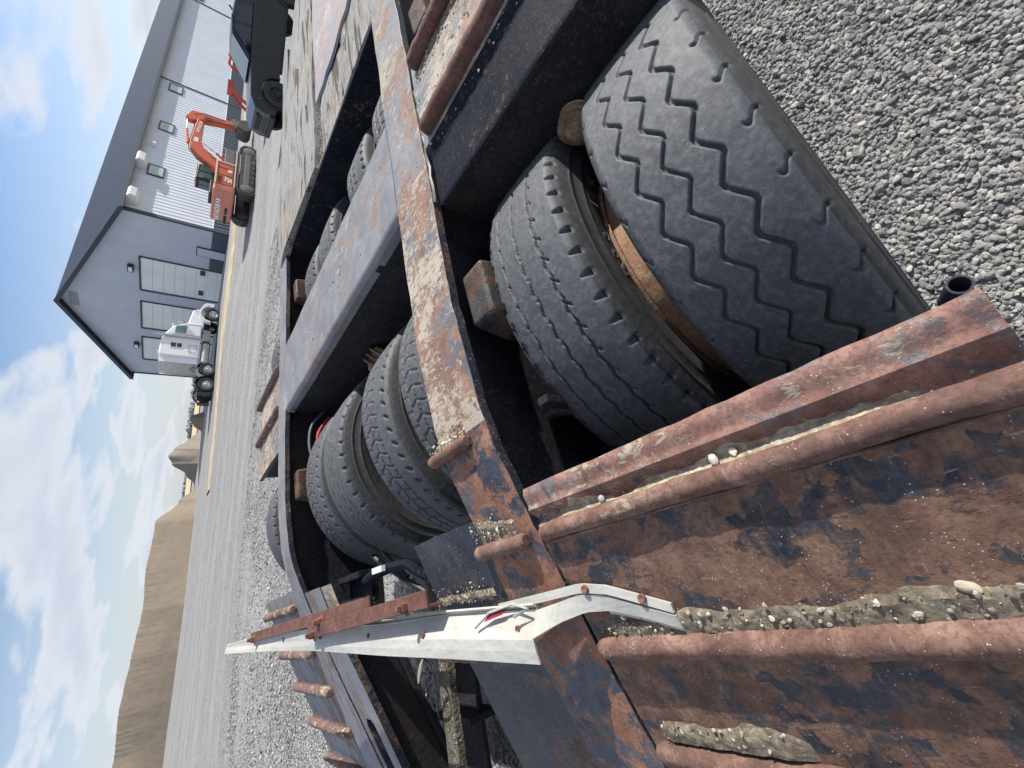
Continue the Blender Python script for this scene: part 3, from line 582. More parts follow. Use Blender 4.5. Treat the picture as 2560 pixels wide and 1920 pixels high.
M_LID = steel('pale reddish cover plate', rust=0.45, mud=0.35, dust=1.0, off=13, paint=(0.26, 0.27, 0.31), rustmid=(0.40, 0.27, 0.23), rusthi=(0.5, 0.37, 0.32), rustlo=(0.3, 0.18, 0.15), mudcol=(0.6, 0.55, 0.48))
sheet('cover_plate', lin(5.55, 9.4, 24), lin(1.80, 3.34, 12), lambda x, y: -0.985 + wav(x, y) * 2 + 0.0 * y, M_LID, thick=0.03, jit=(0.16, 0.01), label='pale steel cover plate lying over the planks')
grit(4.47, 5.5, 3.28, 3.42, 0.012, zf=lambda x, y: -1.04, seed=31, ny=14, nx=60)
grit(4.47, 4.66, 1.80, 4.6, 0.012, zf=lambda x, y: -1.03, seed=33, ny=120)

# running gear --------------------------------------------------------------
RW = 0.45; AX = ((1.275, -2.12), (3.80, -2.14))
def tyre_mesh(name, spec, M=900, K=96):
    tw = spec.get('tw', 0.216); hw = tw / 2
    side = [(0.110, 0.298), (0.114, 0.312), (0.120, 0.335), (0.1245, 0.362), (0.1243, 0.3675), (0.1260, 0.3685), (0.1246, 0.3700), (0.1235, 0.388), (0.1210, 0.3985), (0.1228, 0.4000), (0.1205, 0.4015), (0.1195, 0.408), (0.115, 0.424), (0.111, 0.434)]
    ys = np.array([-a for a, _ in side] + list(np.linspace(-hw, hw, K)) + [a for a, _ in reversed(side)])
    base = np.array([r for _, r in side] + [RW] * K + [r for _, r in reversed(side)])
    th = np.linspace(0, 2 * pi, M, endpoint=False)[:, None]; Y = np.repeat(ys[None, :], M, 0); R_ = np.repeat(base[None, :], M, 0)
    tread = (np.abs(ys) <= hw + 1e-6)[None, :]; v = Y
    crown = 0.004 * (v / hw) ** 2 + 0.010 * np.clip((np.abs(v) - hw * 0.86) / (hw * 0.14), 0, 1) ** 2
    dep = np.zeros_like(R_)
    def band(d, w, e): return np.clip((w / 2 - d) / (e * .6) + 0.5, 0, 1)
    T = np.repeat(th, len(ys), 1)
    for (c, amp, n, ph, w, dp) in spec['grooves']:
        tri = 2 * np.abs(((T * n / (2 * pi) + ph) % 1) * 2 - 1) - 1
        if spec.get('step'): tri = np.clip(tri * 1.25, -1, 1)
        slope = amp * 4 * n / (2 * pi * RW); dep = np.maximum(dep, dp * band(np.abs(v - c - amp * tri), w * np.sqrt(1 + slope ** 2) ** .5, 0.0028))
    for (v0, v1, n, ph, w, dp, sl) in spec.get('sipes', ()):
        s = ((T * n / (2 * pi) + ph + sl * (v - v0) / (v1 - v0)) % 1 - 0.5) * (2 * pi * RW / n)
        dep = np.maximum(dep, dp * band(np.abs(s), w, 0.0022) * ((v >= v0) & (v <= v1)))
    for (sg, n, ph, vs, ss, dp, kind) in spec.get('notch', ()):
        s = ((T * n / (2 * pi) + ph) % 1 - 0.5) * (2 * pi * RW / n); q = (hw + (0.004 if kind != 'pit' else -0.012)) - sg * v
        if kind == 'tri': k = np.clip((1.1 - (np.abs(s) / (ss * 0.5 + 1e-6)) - (q / vs) * 0.9) * 2.2, 0, 1) * (q < vs)
        elif kind == 'pit': k = np.clip((1 - ((s + q * 0.5) / (ss * .5)) ** 2 - ((q - vs * .5) / (vs * .6)) ** 2) * 1.8, 0, 1)
        elif kind == 'hook': k = np.clip(np.maximum(band(np.abs(s - (q - vs * .5) * 0.35 + 0.006 * np.sin(q / vs * 6)), ss, 0.004), 0), 0, 1) * band(np.abs(q - vs * .55), vs, 0.004)
        else: k = band(np.abs(s), ss, 0.002) * (q < vs)
        dep = np.maximum(dep, dp * k * tread)
    dep = dep * tread
    for (sg, n, ph, vs, dp) in spec.get('scallop', ()):
        u = (T * n / (2 * pi) + ph) % 1; q = hw - sg * v; R_ -= np.clip(1 - q / vs, 0, 1) * dp * (1 - u ** 1.5 * 1.0) * (q > -0.02) * tread
        Y = Y - sg * 0.010 * (u > 0.86) * np.clip(1 - q / vs, 0, 1) * tread
    wear = 0.0016 * (fbm(T * 20, Y * 60 + 30, spec['seed'], 4) - 0.5)
    R_ = R_ - crown * tread - dep + wear
    ridge = np.zeros_like(R_)
    P = np.stack([R_ * np.cos(T), Y, R_ * np.sin(T)], -1).reshape(-1, 3)
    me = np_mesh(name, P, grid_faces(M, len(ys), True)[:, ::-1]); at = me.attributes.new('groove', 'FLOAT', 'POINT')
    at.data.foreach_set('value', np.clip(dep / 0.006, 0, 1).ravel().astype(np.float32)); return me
M_RUB = rubber('dusty worn rubber'); M_RUBB = rubber('grey rubber', (0.074, 0.078, 0.086)); M_SIDE = rubber('sidewall rubber', (0.040, 0.041, 0.041), (0.016, 0.016, 0.017), 0.72, 60)
M_LETTER = plain('embossed rubber', (0.11, 0.112, 0.105), 0.6, 0, 0.2)
M_RIM = steel('rusty rim', rust=1.1, mud=0.4, off=8.8, rustlo=(0.15, 0.08, 0.05), rustmid=(0.30, 0.17, 0.11), rusthi=(0.45, 0.30, 0.21), mudcol=(0.4, 0.3, 0.2))
g1 = dict(seed=1, step=True, grooves=[(0.081 - 0.127, 0.0105, 36, -78 / 10 + 0.5, 0.0062, 0.0065), (0.130 - 0.127, 0.0105, 36, -78 / 10 + 0.5, 0.0048, 0.006), (0.177 - 0.127, 0.0105, 36, -78 / 10 + 0.5, 0.0055, 0.006)],
          notch=[(-1, 36, -76.4 / 10 + 0.5, 0.022, 0.006, 0.005, 'hook'), (1, 36, -75.2 / 10 + 0.5, 0.015, 0.007, 0.005, 'hook')])
g2 = dict(seed=5, grooves=[(0.391 - 0.432, 0.003, 58, -0.2, 0.0045, 0.008), (0.441 - 0.432, 0.003, 58, 0.3, 0.0045, 0.008), (0.490 - 0.432, 0.002, 58, 0.1, 0.004, 0.007)],
          sipes=[(-0.052, -0.038, 58, 0.45, 0.006, 0.007, 0.3), (0.003, 0.013, 58, 0.2, 0.005, 0.006, 0.3), (0.056, 0.064, 58, 0.7, 0.004, 0.005, 0.2)],
          notch=[(-1, 58.7, -96.1 / 6.13 + 0.5, 0.020, 0.020, 0.010, 'tri')], scallop=[(1, 57, 0.2, 0.022, 0.011)])
g3 = dict(seed=9, grooves=[(-0.020, 0.002, 63, 0, 0.0055, 0.009), (0.022, 0.002, 63, 0.3, 0.0055, 0.009), (0.063, 0.002, 63, 0.6, 0.0050, 0.008)],
          sipes=[(-0.020, 0.022, 63, 0.15, 0.0045, 0.007, 0.35), (0.022, 0.063, 63, 0.6, 0.0045, 0.007, -0.3), (0.063, 0.11, 63, 0.1, 0.003, 0.004, 0.2)],
          notch=[(-1, 63, -98.4 / 5.71 + 0.5, 0.024, 0.017, 0.009, 'pit')], scallop=[(1, 63, 0.5, 0.014, 0.005)])
g4 = dict(seed=13, grooves=[(-0.055, 0.0015, 52, 0, 0.0045, 0.008), (-0.022, 0.0015, 52, 0.3, 0.0045, 0.008), (0.012, 0.0015, 52, 0.6, 0.0045, 0.008), (0.052, 0.0015, 52, 0.1, 0.0045, 0.008)],
          sipes=[(-0.06, -0.05, 52, 0.2, 0.006, 0.007, 0.2), (-0.027, -0.017, 52, 0.7, 0.005, 0.007, 0.2)], notch=[(-1, 52, -94.4 / 6.86 + 0.5, 0.016, 0.009, 0.011, 'sq')])
tm = {k: tyre_mesh('tyre', g, *r) for k, g, r in ((1, g1, (1200, 130)), (2, g2, (1100, 120)), (3, g3, (720, 80)), (4, g4, (640, 70)))}
side_mesh = {}
rim_me = None
def rim(parent, rot):
    global rim_me
    if rim_me is None:
        m = MB(); m.lathe([(-0.112, 0.284), (-0.118, 0.300), (-0.112, 0.304), (-0.106, 0.298), (-0.098, 0.284), (-0.05, 0.268), (0.05, 0.268), (0.098, 0.284), (0.108, 0.300), (0.116, 0.300), (0.113, 0.284)], (0, 0, 0), 'y', 64)
        m.lathe([(-0.111, 0.283), (-0.05, 0.258), (0.045, 0.258), (0.055, 0.2), (0.05, 0.12), (0.09, 0.10), (0.09, 0.02)], (0, 0, 0), 'y', 48)
        o = m.build('rim', M_RIM, parent); rim_me = o.data
    else: o = link('rim', rim_me, None, parent)
    return o
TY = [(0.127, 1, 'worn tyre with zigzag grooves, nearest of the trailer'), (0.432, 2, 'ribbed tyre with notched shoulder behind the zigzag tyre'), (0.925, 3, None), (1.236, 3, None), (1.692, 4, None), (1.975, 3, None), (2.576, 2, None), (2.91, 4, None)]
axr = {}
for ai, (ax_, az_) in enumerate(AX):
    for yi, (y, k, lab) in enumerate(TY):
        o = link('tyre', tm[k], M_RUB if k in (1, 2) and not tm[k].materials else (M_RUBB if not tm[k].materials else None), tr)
        o.location = (ax_ * US, y, 1.4 + az_ * US)
        if ai == 1: o.rotation_euler = (0, 0.37 + yi, 0)
        elif yi > 2: o.rotation_euler = (0, 0.03 * yi, 0)
        if lab and ai == 0: o['label'] = lab
        rim(o, 0)
        # sidewall skins on the sides that can be seen
    m = MB(); m.tube([U(ax_, 0.3, az_), U(ax_, 6.4, az_)], 0.065, 14); m.build('axle', M_DARK, tr)
# rusty spacer bands between each pair of duals, lightened to stand for sunlight there
M_BAND = steel('sunlit tan rust band', rust=1.1, off=71, rustlo=(0.22, 0.12, 0.07), rustmid=(0.42, 0.25, 0.15), rusthi=(0.58, 0.40, 0.27), mud=.2)
for (ya, yb) in ((0.240, 0.3165), (1.045, 1.116), (1.812, 1.860)):
    m = MB(); m.lathe([(ya, 0.282), (ya, 0.2905), (yb, 0.2905), (yb, 0.282)], (AX[0][0] * US, 0, 1.4 + AX[0][1] * US), 'y', 64); m.build('spacer_band', M_BAND, tr)
# sidewalls carry their own darker rubber
def mark_sidewalls(me):
    me.materials.append(M_SIDE); n = len(me.polygons); c = np.empty(n * 3, np.float32); me.polygons.foreach_get('center', c); c = c.reshape(-1, 3)
    r = np.hypot(c[:, 0], c[:, 2]); idx = (r < 0.4375).astype(np.int32); tread_ok = np.abs(c[:, 1]) < 0.106; idx[tread_ok] = 0; me.polygons.foreach_set('material_index', idx)
for me in tm.values(): mark_sidewalls(me)
def ring_letters(txt, a0, r, size, parent, dy, step):
    for i, ch in enumerate(txt):
        if ch == ' ': continue
        me = text_mesh(ch, size, 0.0016, 0.0010); a = a0 + i * step
        o = link('lettering', me, M_LETTER, parent)
        # letters stand on the rim side, reading clockwise
        o.matrix_local = Matrix.Rotation(-a, 4, 'Y') @ Matrix.Translation((r, -dy, 0)) @ Matrix(((0, 1, 0, 0), (0, 0, -1, 0), (-1, 0, 0, 0), (0, 0, 0, 1))) 
t2 = [o for o in tr.children if o.name.startswith('tyre')][1]
ring_letters('GIT', rad(71), 0.330, 0.050, t2, 0.1215, -rad(-6.5))
ring_letters('SSR', rad(98), 0.330, 0.050, t2, 0.1215, -rad(-7.0))

# brake chambers seen in the gaps, hub brackets, hoses
M_TANM = steel('muddy tan clamp steel', rust=.8, mud=.6, off=51, rustlo=(0.12, 0.075, 0.045), rustmid=(0.27, 0.18, 0.11), rusthi=(0.42, 0.31, 0.2), mudcol=(0.46, 0.36, 0.24))
def chamber(x, y, z, ang, s=1.0):
    m = MB(); pr_ = [(-0.075, 0.015), (-0.072, 0.045), (-0.055, 0.052), (-0.05, 0.072), (-0.042, 0.072), (-0.038, 0.054), (-0.022, 0.054), (-0.018, 0.078), (-0.010, 0.078), (-0.006, 0.056), (0.010, 0.056), (0.014, 0.080), (0.022, 0.080), (0.026, 0.05), (0.06, 0.035), (0.07, 0.01)]
    m.lathe([(a * s, b * s) for a, b in pr_], (0, 0, 0), 'y', 24, True); o = m.build('brake_chamber', M_TANM, tr); o.location = U(x, y, z); o.rotation_euler = ang; return o
chamber(1.78, 0.60, -1.33, (0.1, 0.3, 1.3), 0.52); chamber(2.05, 3.35, -1.48, (0.2, 0, 0.8), 0.8); chamber(4.3, 3.35, -1.5, (0.2, 0, 0.8))
for (xa, ya, yb, s) in ((1.10, 1.20, 1.37, 1), (1.16, 4.80, 4.95, -1), (3.62, 1.18, 1.37, 1), (3.75, 4.80, 4.95, -1)):
    m = MB(); m.prism([(xa, -1.10), (xa + 0.30, -1.085), (xa + 0.34, -1.3), (xa + 0.3, -2.1), (xa + 0.02, -2.1), (xa - 0.04, -1.3)], ya, yb, U); m.build('hub_bracket', M_BRK, tr, 0.010, 3)
def hose(pts, r, mat, name='air_hose', **k):
    P = [Vector(U(*p)) for p in pts]; out = []
    for i in range(len(P) - 1):
        p0 = P[max(i - 1, 0)]; p1 = P[i]; p2 = P[i + 1]; p3 = P[min(i + 2, len(P) - 1)]
        for s in range(6):
            t = s / 6; out.append(0.5 * ((2 * p1) + (p2 - p0) * t + (2 * p0 - 5 * p1 + 4 * p2 - p3) * t * t + (3 * p1 - p0 - 3 * p2 + p3) * t ** 3))
    out.append(P[-1]); m = MB(); m.tube(out, r, 8); return m.build(name, mat, tr, **k)
M_HOSE = plain('grey hose', (0.16, 0.17, 0.18), 0.5); M_RED = plain('red hose', (0.45, 0.03, 0.03), 0.5); M_BHOSE = plain('black hose', (0.02, 0.02, 0.024), 0.5)
hose([(2.1, 4.7, -1.35), (1.9, 4.62, -1.2), (1.68, 4.62, -1.17), (1.48, 4.62, -1.22), (1.36, 4.6, -1.35)], 0.006, M_HOSE, label='pale grey air hose looped beside the far beam')
hose([(1.95, 4.5, -1.35), (1.75, 4.45, -1.22), (1.6, 4.44, -1.22), (1.5, 4.42, -1.3)], 0.007, M_RED, label='red air hose beside the far beam')
hose([(1.1, 4.6, -1.5), (0.8, 4.4, -1.55), (0.45, 4.25, -1.6), (0.2, 3.9, -1.7), (0.0, 3.6, -1.8)], 0.011, M_BHOSE)
hose([(1.1, 4.5, -1.55), (0.8, 4.3, -1.6), (0.45, 4.12, -1.66), (0.15, 3.8, -1.75)], 0.009, M_BHOSE)
hose([(-0.45, 3.75, -1.75), (-0.55, 3.62, -1.78), (-0.72, 3.6, -1.8), (-0.85, 3.72, -1.85), (-0.95, 3.9, -1.95)], 0.004, M_BHOSE)
M_TIE = plain('cream strap', (0.6, 0.55, 0.38), 0.6)
m = MB(); m.tube([U(-0.47, 3.58, -1.70), U(-0.52, 3.64, -1.71), U(-0.60, 3.72, -1.72), U(-0.64, 3.74, -1.72)], [0.002, 0.007, 0.006, 0.002], 6); m.build('cable_tie', M_TIE, tr)
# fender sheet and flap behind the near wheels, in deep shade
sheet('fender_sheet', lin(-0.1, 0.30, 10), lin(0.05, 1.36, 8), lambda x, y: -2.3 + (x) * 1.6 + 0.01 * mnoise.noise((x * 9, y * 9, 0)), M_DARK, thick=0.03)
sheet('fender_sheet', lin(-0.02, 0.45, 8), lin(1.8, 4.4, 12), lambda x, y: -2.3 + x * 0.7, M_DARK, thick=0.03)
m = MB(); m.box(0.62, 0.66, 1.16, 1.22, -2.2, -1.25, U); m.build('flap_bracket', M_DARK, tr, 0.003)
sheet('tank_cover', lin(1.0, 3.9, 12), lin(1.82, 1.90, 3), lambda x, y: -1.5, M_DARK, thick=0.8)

# hinge link at the far tail, bent arm with a white tag
m = MB(); m.box(0.02, 0.26, 3.62, 4.15, -1.42, -1.36, U); m.box(0.02, 0.07, 3.62, 4.15, -1.36, -1.26, U); m.box(0.21, 0.26, 3.62, 4.15, -1.36, -1.26, U); m.build('hinge_arm', M_BLK, tr, 0.003)
m = MB(); m.tube([U(0.18, 3.62, -1.32), U(0.22, 3.3, -1.30), U(0.2, 2.95, -1.36), U(0.08, 2.82, -1.45), U(-0.06, 2.8, -1.5)], 0.016, 8); m.build('hinge_arm', M_BLK, tr)
m = MB(); m.box(0.195, 0.235, 3.14, 3.32, -1.285, -1.255, U); m.build('white_tag', plain('white tag', (0.7, 0.72, 0.75), 0.5), tr)

# ------------------------------------------------------------------ bent aluminium bumper strip with rusty angle irons
def alu_mat():
    m = Mat('weathered galvanised sheet', 0.42, 0.0); n = m.noise(60, 5, 0.65, 0.4, m.mapping((1, 0.25, 1))); l = m.noise(8, 4, 0.6)
    c = m.ramp(n, ((0.3, (0.37, 0.375, 0.35)), (0.7, (0.47, 0.47, 0.43)))); c = m.mix(m.step(l, 0.45, 0.72, 0, 0.6), c, (0.36, 0.33, 0.27)); c = m.mix(m.step(m.noise(1, 4, 0.6, 0.3, m.mapping((200, 9, 120))), 0.56, 0.7, 0, .45), c, (0.27, 0.26, 0.24))
    c = m.mix(m.step(m.noise(130, 3, 0.7), 0.68, 0.74, 0, .7), c, (0.35, 0.33, 0.3)); return m.fin(c, m.math('ADD', m.math('MULTIPLY', n, 0.3), 0.42), m.bump(n, 0.3, 0.001, m.bump(l, 0.6, 0.012)))
M_ALU = alu_mat(); M_TAPE = plain('red reflective tape', (0.22, 0.012, 0.022), 0.3, 0, 0.25)
ROWS = [  # y, front lower edge a(x,z), fold b, inner web c, upper lip d
    (6.67, (-0.156, -0.731), (-0.100, -0.745), (-0.085, -0.745), (-0.070, -0.750)),
    (5.20, (-0.177, -0.864), (-0.116, -0.880), (-0.065, -0.872), (-0.030, -0.880)),
    (3.90, (-0.222, -1.000), (-0.151, -0.990), (-0.075, -0.980), (-0.030, -0.990)),
    (2.80, (-0.284, -1.093), (-0.205, -1.098), (-0.130, -1.115), (-0.075, -1.120)),
    (2.10, (-0.315, -1.150), (-0.230, -1.148), (-0.135, -1.205), (-0.110, -1.190)),
    (1.52, (-0.349, -1.207), (-0.262, -1.197), (-0.170, -1.245), (-0.135, -1.235))]
def resample(rows, n):
    out = []
    for k in range(n):
        t = k / (n - 1) * (len(rows) - 1); i = min(int(t), len(rows) - 2); u = t - i; a, b = rows[i], rows[i + 1]
        out.append([a[0] + (b[0] - a[0]) * u] + [(p[0] + (q[0] - p[0]) * u, p[1] + (q[1] - p[1]) * u) for p, q in zip(a[1:], b[1:])])
    return out
RS = resample(ROWS, 40)
bump = thing('bumper_strip', 'bent pale metal bumper strip with torn red tape lying across the trailer tail', 'bumper', m=ROOT_M @ Matrix.Translation(U(-0.2, 3.0, -1.1)))
BL = Vector(U(-0.2, 3.0, -1.1))
def UB(x, y, z): return tuple(Vector(U(x, y, z)) - BL)
def strip(rows, idx, name, mat, th=0.006, bev=0.0, **k):
    V = []; n = len(idx)
    for r in rows:
        for i in idx: V.append(UB(r[i][0], r[0], r[i][1]))
    F = [(i * n + j, (i + 1) * n + j, (i + 1) * n + j + 1, i * n + j + 1) for i in range(len(rows) - 1) for j in range(n - 1)]
    m = MB(); m.add(V, F, False); o = m.build(name, mat, bump, **k); md = o.modifiers.new('thickness', 'SOLIDIFY'); md.thickness = th; md.offset = -1; return o
for r in RS: r.insert(2, (r[1][0] * .5 + r[2][0] * .5, r[1][1] * .5 + r[2][1] * .5 + 0.003))
strip(RS, (1, 2, 3), 'front_face', M_ALU, 0.004)
strip([[r[0], r[3], (r[4][0], r[4][1] - .003)] for r in RS], (1, 2), 'top_web', M_ALU, 0.004)
mid = []
for r in RS:
    mid.append([r[0], (r[4][0], r[4][1] - .004), (r[4][0] + 0.012, r[4][1] - 0.02), (r[5][0] - .012, r[5][1] - 0.018), r[5]])
strip(mid, (1, 2, 3, 4), 'top_lip', M_ALU, 0.004)
# torn near end: web twists up to a crest and drops to the plate
END = [(1.52, (-0.262, -1.200), (-0.170, -1.248)), (1.40, (-0.218, -1.262), (-0.150, -1.262)), (1.28, (-0.195, -1.292), (-0.132, -1.282)), (1.18, (-0.200, -1.315), (-0.145, -1.297)), (1.05, (-0.235, -1.332), (-0.195, -1.318)), (0.93, (-0.278, -1.352), (-0.236, -1.335))]
RE = resample(END, 20); strip(RE, (1, 2), 'torn_end', M_ALU, 0.005)
LIP = [(1.75, (-0.150, -1.222), (-0.118, -1.222)), (1.5, (-0.140, -1.245), (-0.108, -1.243)), (1.27, (-0.128, -1.268), (-0.096, -1.266)), (1.15, (-0.148, -1.283), (-0.118, -1.280)), (0.93, (-0.232, -1.322), (-0.203, -1.318))]
strip(resample(LIP, 20), (1, 2), 'lip_return', M_ALU, 0.006)
strip([[r[0] - 0.0, (r[1][0] + 0.014, r[1][1] + 0.0085), (r[1][0] + 0.040, r[1][1] + 0.0065)] for r in RE[7:15]], (1, 2), 'tape', M_TAPE, 0.001)
strip([[r[0], (r[1][0] - 0.012, r[1][1] - 0.010), (r[1][0] + 0.004, r[1][1] + 0.004)] for r in RE[11:]], (1, 2), 'torn_flange', M_ALU, 0.003)
m = MB(); m.add([UB(-0.178, 1.82, -1.178), UB(-0.152, 1.79, -1.192), UB(-0.138, 1.67, -1.210), UB(-0.160, 1.70, -1.197)], [(0, 1, 2, 3)]); o = m.build('tape', M_TAPE, bump); md = o.modifiers.new('t', 'SOLIDIFY'); md.thickness = 0.001; md.offset = 1
m = MB(); m.tube([UB(-0.195, 1.88, -1.165), UB(-0.145, 1.78, -1.185), UB(-0.125, 1.62, -1.205), UB(-0.150, 1.52, -1.20), UB(-0.172, 1.60, -1.185)], 0.003, 6); m.build('torn_flange', M_ALU, bump)
M_BOLT = plain('rusty bolt', (0.16, 0.07, 0.05), 0.8, 0, 0.3)
for (y, x, z) in ((1.62, -0.222, -1.205), (2.35, -0.200, -1.128), (3.0, -0.172, -1.080), (3.75, -0.135, -0.996), (4.6, -0.108, -0.92), (5.6, -0.09, -0.845), (1.02, -0.175, -1.296), (1.24, -0.118, -1.262)):
    m = MB(); m.lathe([(-0.001, 0.0), (0.0012, 0.005), (0.0008, 0.0068), (-0.003, 0.0072)], UB(x, y, z), 'z', 12); m.build('bolt', M_BOLT, bump)
# rusty angle irons carrying the strip
def angle_iron(a, b, name, w=0.085, h=0.075):
    A = Vector(UB(*a)); B = Vector(UB(*b)); d = (B - A).normalized(); up = Vector((0, 0, 1)); sdv = d.cross(up).normalized(); W = w * US; H = h * US; t = 0.007
    m = MB()
    for (o0, o1, q0, q1) in ((0, W, 0, t), (0, t, 0, -H)):
        vs = [P + sdv * s * -1 + up * q for P in (A, B) for s in (o0, o1) for q in (q0, q1)]; m.add(vs, [(0, 1, 3, 2), (4, 6, 7, 5), (0, 4, 5, 1), (2, 3, 7, 6), (0, 2, 6, 4), (1, 5, 7, 3)])
    return m.build(name, M_CHAN, bump, 0.002)
angle_iron((-0.135, 3.86, -0.955), (-0.075, 2.15, -1.09), 'angle_iron'); angle_iron((-0.085, 5.50, -0.832), (-0.035, 2.85, -1.06), 'angle_iron')
for (x, y, z) in ((-0.105, 3.72, -0.96), (-0.05, 2.36, -1.07), (-0.06, 5.38, -0.835), (-0.03, 3.62, -0.985)):
    m = MB(); m.lathe([(0.0, 0.022), (0.004, 0.022), (0.0045, 0.013), (0.018, 0.013), (0.018, 0.008), (0.03, 0.008)], UB(x, y, z), 'z', 6, True); m.build('bolt', M_BOLT, bump)

# stones that lodged on the trailer
near_p = lambda x, y: near_z(x, y) + 0.016
def pebble(name, label, x, y, s, tone=(0.5, 0.47, 0.42), zf=None, sh=(1.0, 0.7, 0.5), rz=0.0, cat='stone', **k):
    bm = bmesh.new(); bmesh.ops.create_icosphere(bm, subdivisions=3, radius=1); sd_ = random.random() * 50
    for v in bm.verts:
        f = 0.85 + 0.35 * mnoise.noise(v.co * 0.9 + Vector((sd_, 0, 0))) + 0.10 * mnoise.noise(v.co * 2.6 + Vector((0, sd_, 0))); v.co = Vector((v.co.x * sh[0], v.co.y * sh[1], v.co.z * sh[2])) * f * s
    me = bpy.data.meshes.new(name); bm.to_mesh(me); bm.free(); me.polygons.foreach_set('use_smooth', [True] * len(me.polygons))
    mt = Mat('lodged stone'); n = mt.noise(45, 5, 0.6); mt.fin(mt.mix(n, tuple(t * .7 for t in tone), tuple(min(1, t * 1.25) for t in tone)), 0.85, mt.bump(n, 0.4, 0.003))
    o = link(name, me, mt.m, label=label, category=cat, **k); z = (zf(x, y) if zf else pz(x)) + s * sh[2] / US * 0.75
    o.matrix_world = ROOT_M @ Matrix.Translation(U(x, y, z)) @ Matrix.Rotation(rz, 4, 'Z'); return o
pebble('pebble', 'pair\'s larger cream pebble in the groove of the near rusty bar', 0.162, 0.553, 0.0095, (0.62, 0.55, 0.46), near_p)
pebble('pebble', 'smaller flat cream pebble touching the larger one in the bar groove', 0.166, 0.497, 0.0075, (0.64, 0.58, 0.45), near_p, (1, .7, .35))
pebble('pebble', 'grey pebble alone in the bar groove towards the beam', 0.162, 0.985, 0.0075, (0.34, 0.345, 0.35), near_p, (1, .85, .75))
pebble('stone', 'tan pointed stone sticking out of the dirt behind the lower bar', -0.232, 0.215, 0.0085, (0.42, 0.36, 0.27), None, (1.4, .7, .5), 1.2)
pebble('stone', 'blue grey round stone in the dirt behind the lower bar', -0.285, 0.185, 0.0060, (0.42, 0.44, 0.45))
pebble('stone', 'white angular stone in the middle of the dirt strip', -0.268, 0.66, 0.0065, (0.72, 0.69, 0.62))
pebble('stone', 'cream oval stone on the beam tail beside another in packed grit', 0.180, 1.66, 0.008, (0.55, 0.5, 0.42), None, (1, .7, .8), 0.5)
pebble('stone', 'cream blunt stone on the beam tail nearest the crack', 0.180, 1.585, 0.009, (0.62, 0.57, 0.47), None, (1.1, .7, .8))
def crumb_mat():
    m = Mat('cream crumbs'); a = m.n('ShaderNodeAttribute', attribute_type='INSTANCER', attribute_name='tone').outputs['Fac']
    c = m.ramp(a, ((0.0, (0.10, 0.092, 0.078)), (0.5, (0.24, 0.22, 0.175)), (0.85, (0.38, 0.35, 0.28)), (1.0, (0.50, 0.47, 0.38)))); return m.fin(c, 0.9)
M_CRUMB = crumb_mat()
def trailer_crumbs(name, regs, seed, **k):
    P = []; S = []
    for (n, x0, x1, y0, y1, zf, smin, smax) in regs:
        for _ in range(n):
            x = random.uniform(x0, x1); y = random.uniform(y0, y1); s = smin + (smax - smin) * random.random() ** 2.5; z = zf(x, y) if zf else pz(x)
            w = ROOT_M @ Vector(U(x, y, z)); P.append((w.x, w.y, w.z + s * 0.1)); S.append(s)
    return scatter(name, P, S, seed, mat=M_CRUMB, kind='stuff', label='small stones and grit lodged on the trailer plates', **k)
trailer_crumbs('loose_grit', [(170, -0.295, -0.232, 0.0, 1.3, lambda x, y: pz(x) + .018, 0.0008, 0.0042), (90, 0.142, 0.17, 0.0, 1.3, near_z, 0.0007, 0.003), (90, 0.15, 0.25, 1.5, 1.78, lambda x, y: pz(x) + .03, 0.0008, 0.0035),
    (420, 2.86, 3.0, 0.0, 1.32, deck_z, 0.0015, 0.007), (120, 2.5, 2.9, 0.0, 1.32, deck_z, 0.001, 0.006), (24, 2.27, 2.31, 0.1, 1.3, deck_z, 0.002, 0.005), (50, -0.66, -0.6, 0.8, 1.28, lambda x, y: pz(x) + .018, 0.0008, 0.004),
    (60, 2.2, 3.0, 1.8, 4.8, mid_z, 0.001, 0.005), (60, 0.3, 6.0, 1.4, 1.75, None, 0.001, 0.003), (200, 4.5, 5.5, 3.3, 3.42, lambda x, y: -1.03, 0.002, 0.006), (140, 4.5, 5.6, 1.85, 5.2, lambda x, y: -1.0, 0.001, 0.004),
    (50, 0.55, 0.66, 1.5, 1.85, lambda x, y: pz(x) + .02, 0.0015, 0.005), (120, -0.1, 0.0, 1.85, 2.4, lambda x, y: pz(x) + .01, 0.0008, 0.0035), (90, -1.6, 0.0, 0.0, 1.3, None, 0.0006, 0.0018)], 5)
STUB = (0.325, -0.052, -1.215)
# drain pipe stub at the outer end of the first bar
m = MB(); m.lathe([(-0.03, 0.0092), (0.004, 0.0098), (0.004, 0.0078), (-0.028, 0.0075)], (0, 0, 0), 'z', 24); m.lathe([(-0.027, 0.0078), (-0.027, 0.0)], (0, 0, 0), 'z', 24); o = m.build('pipe_stub', M_EDGE, tr); o.location = U(*STUB); o.rotation_euler = (0.35, 0.1, 0)

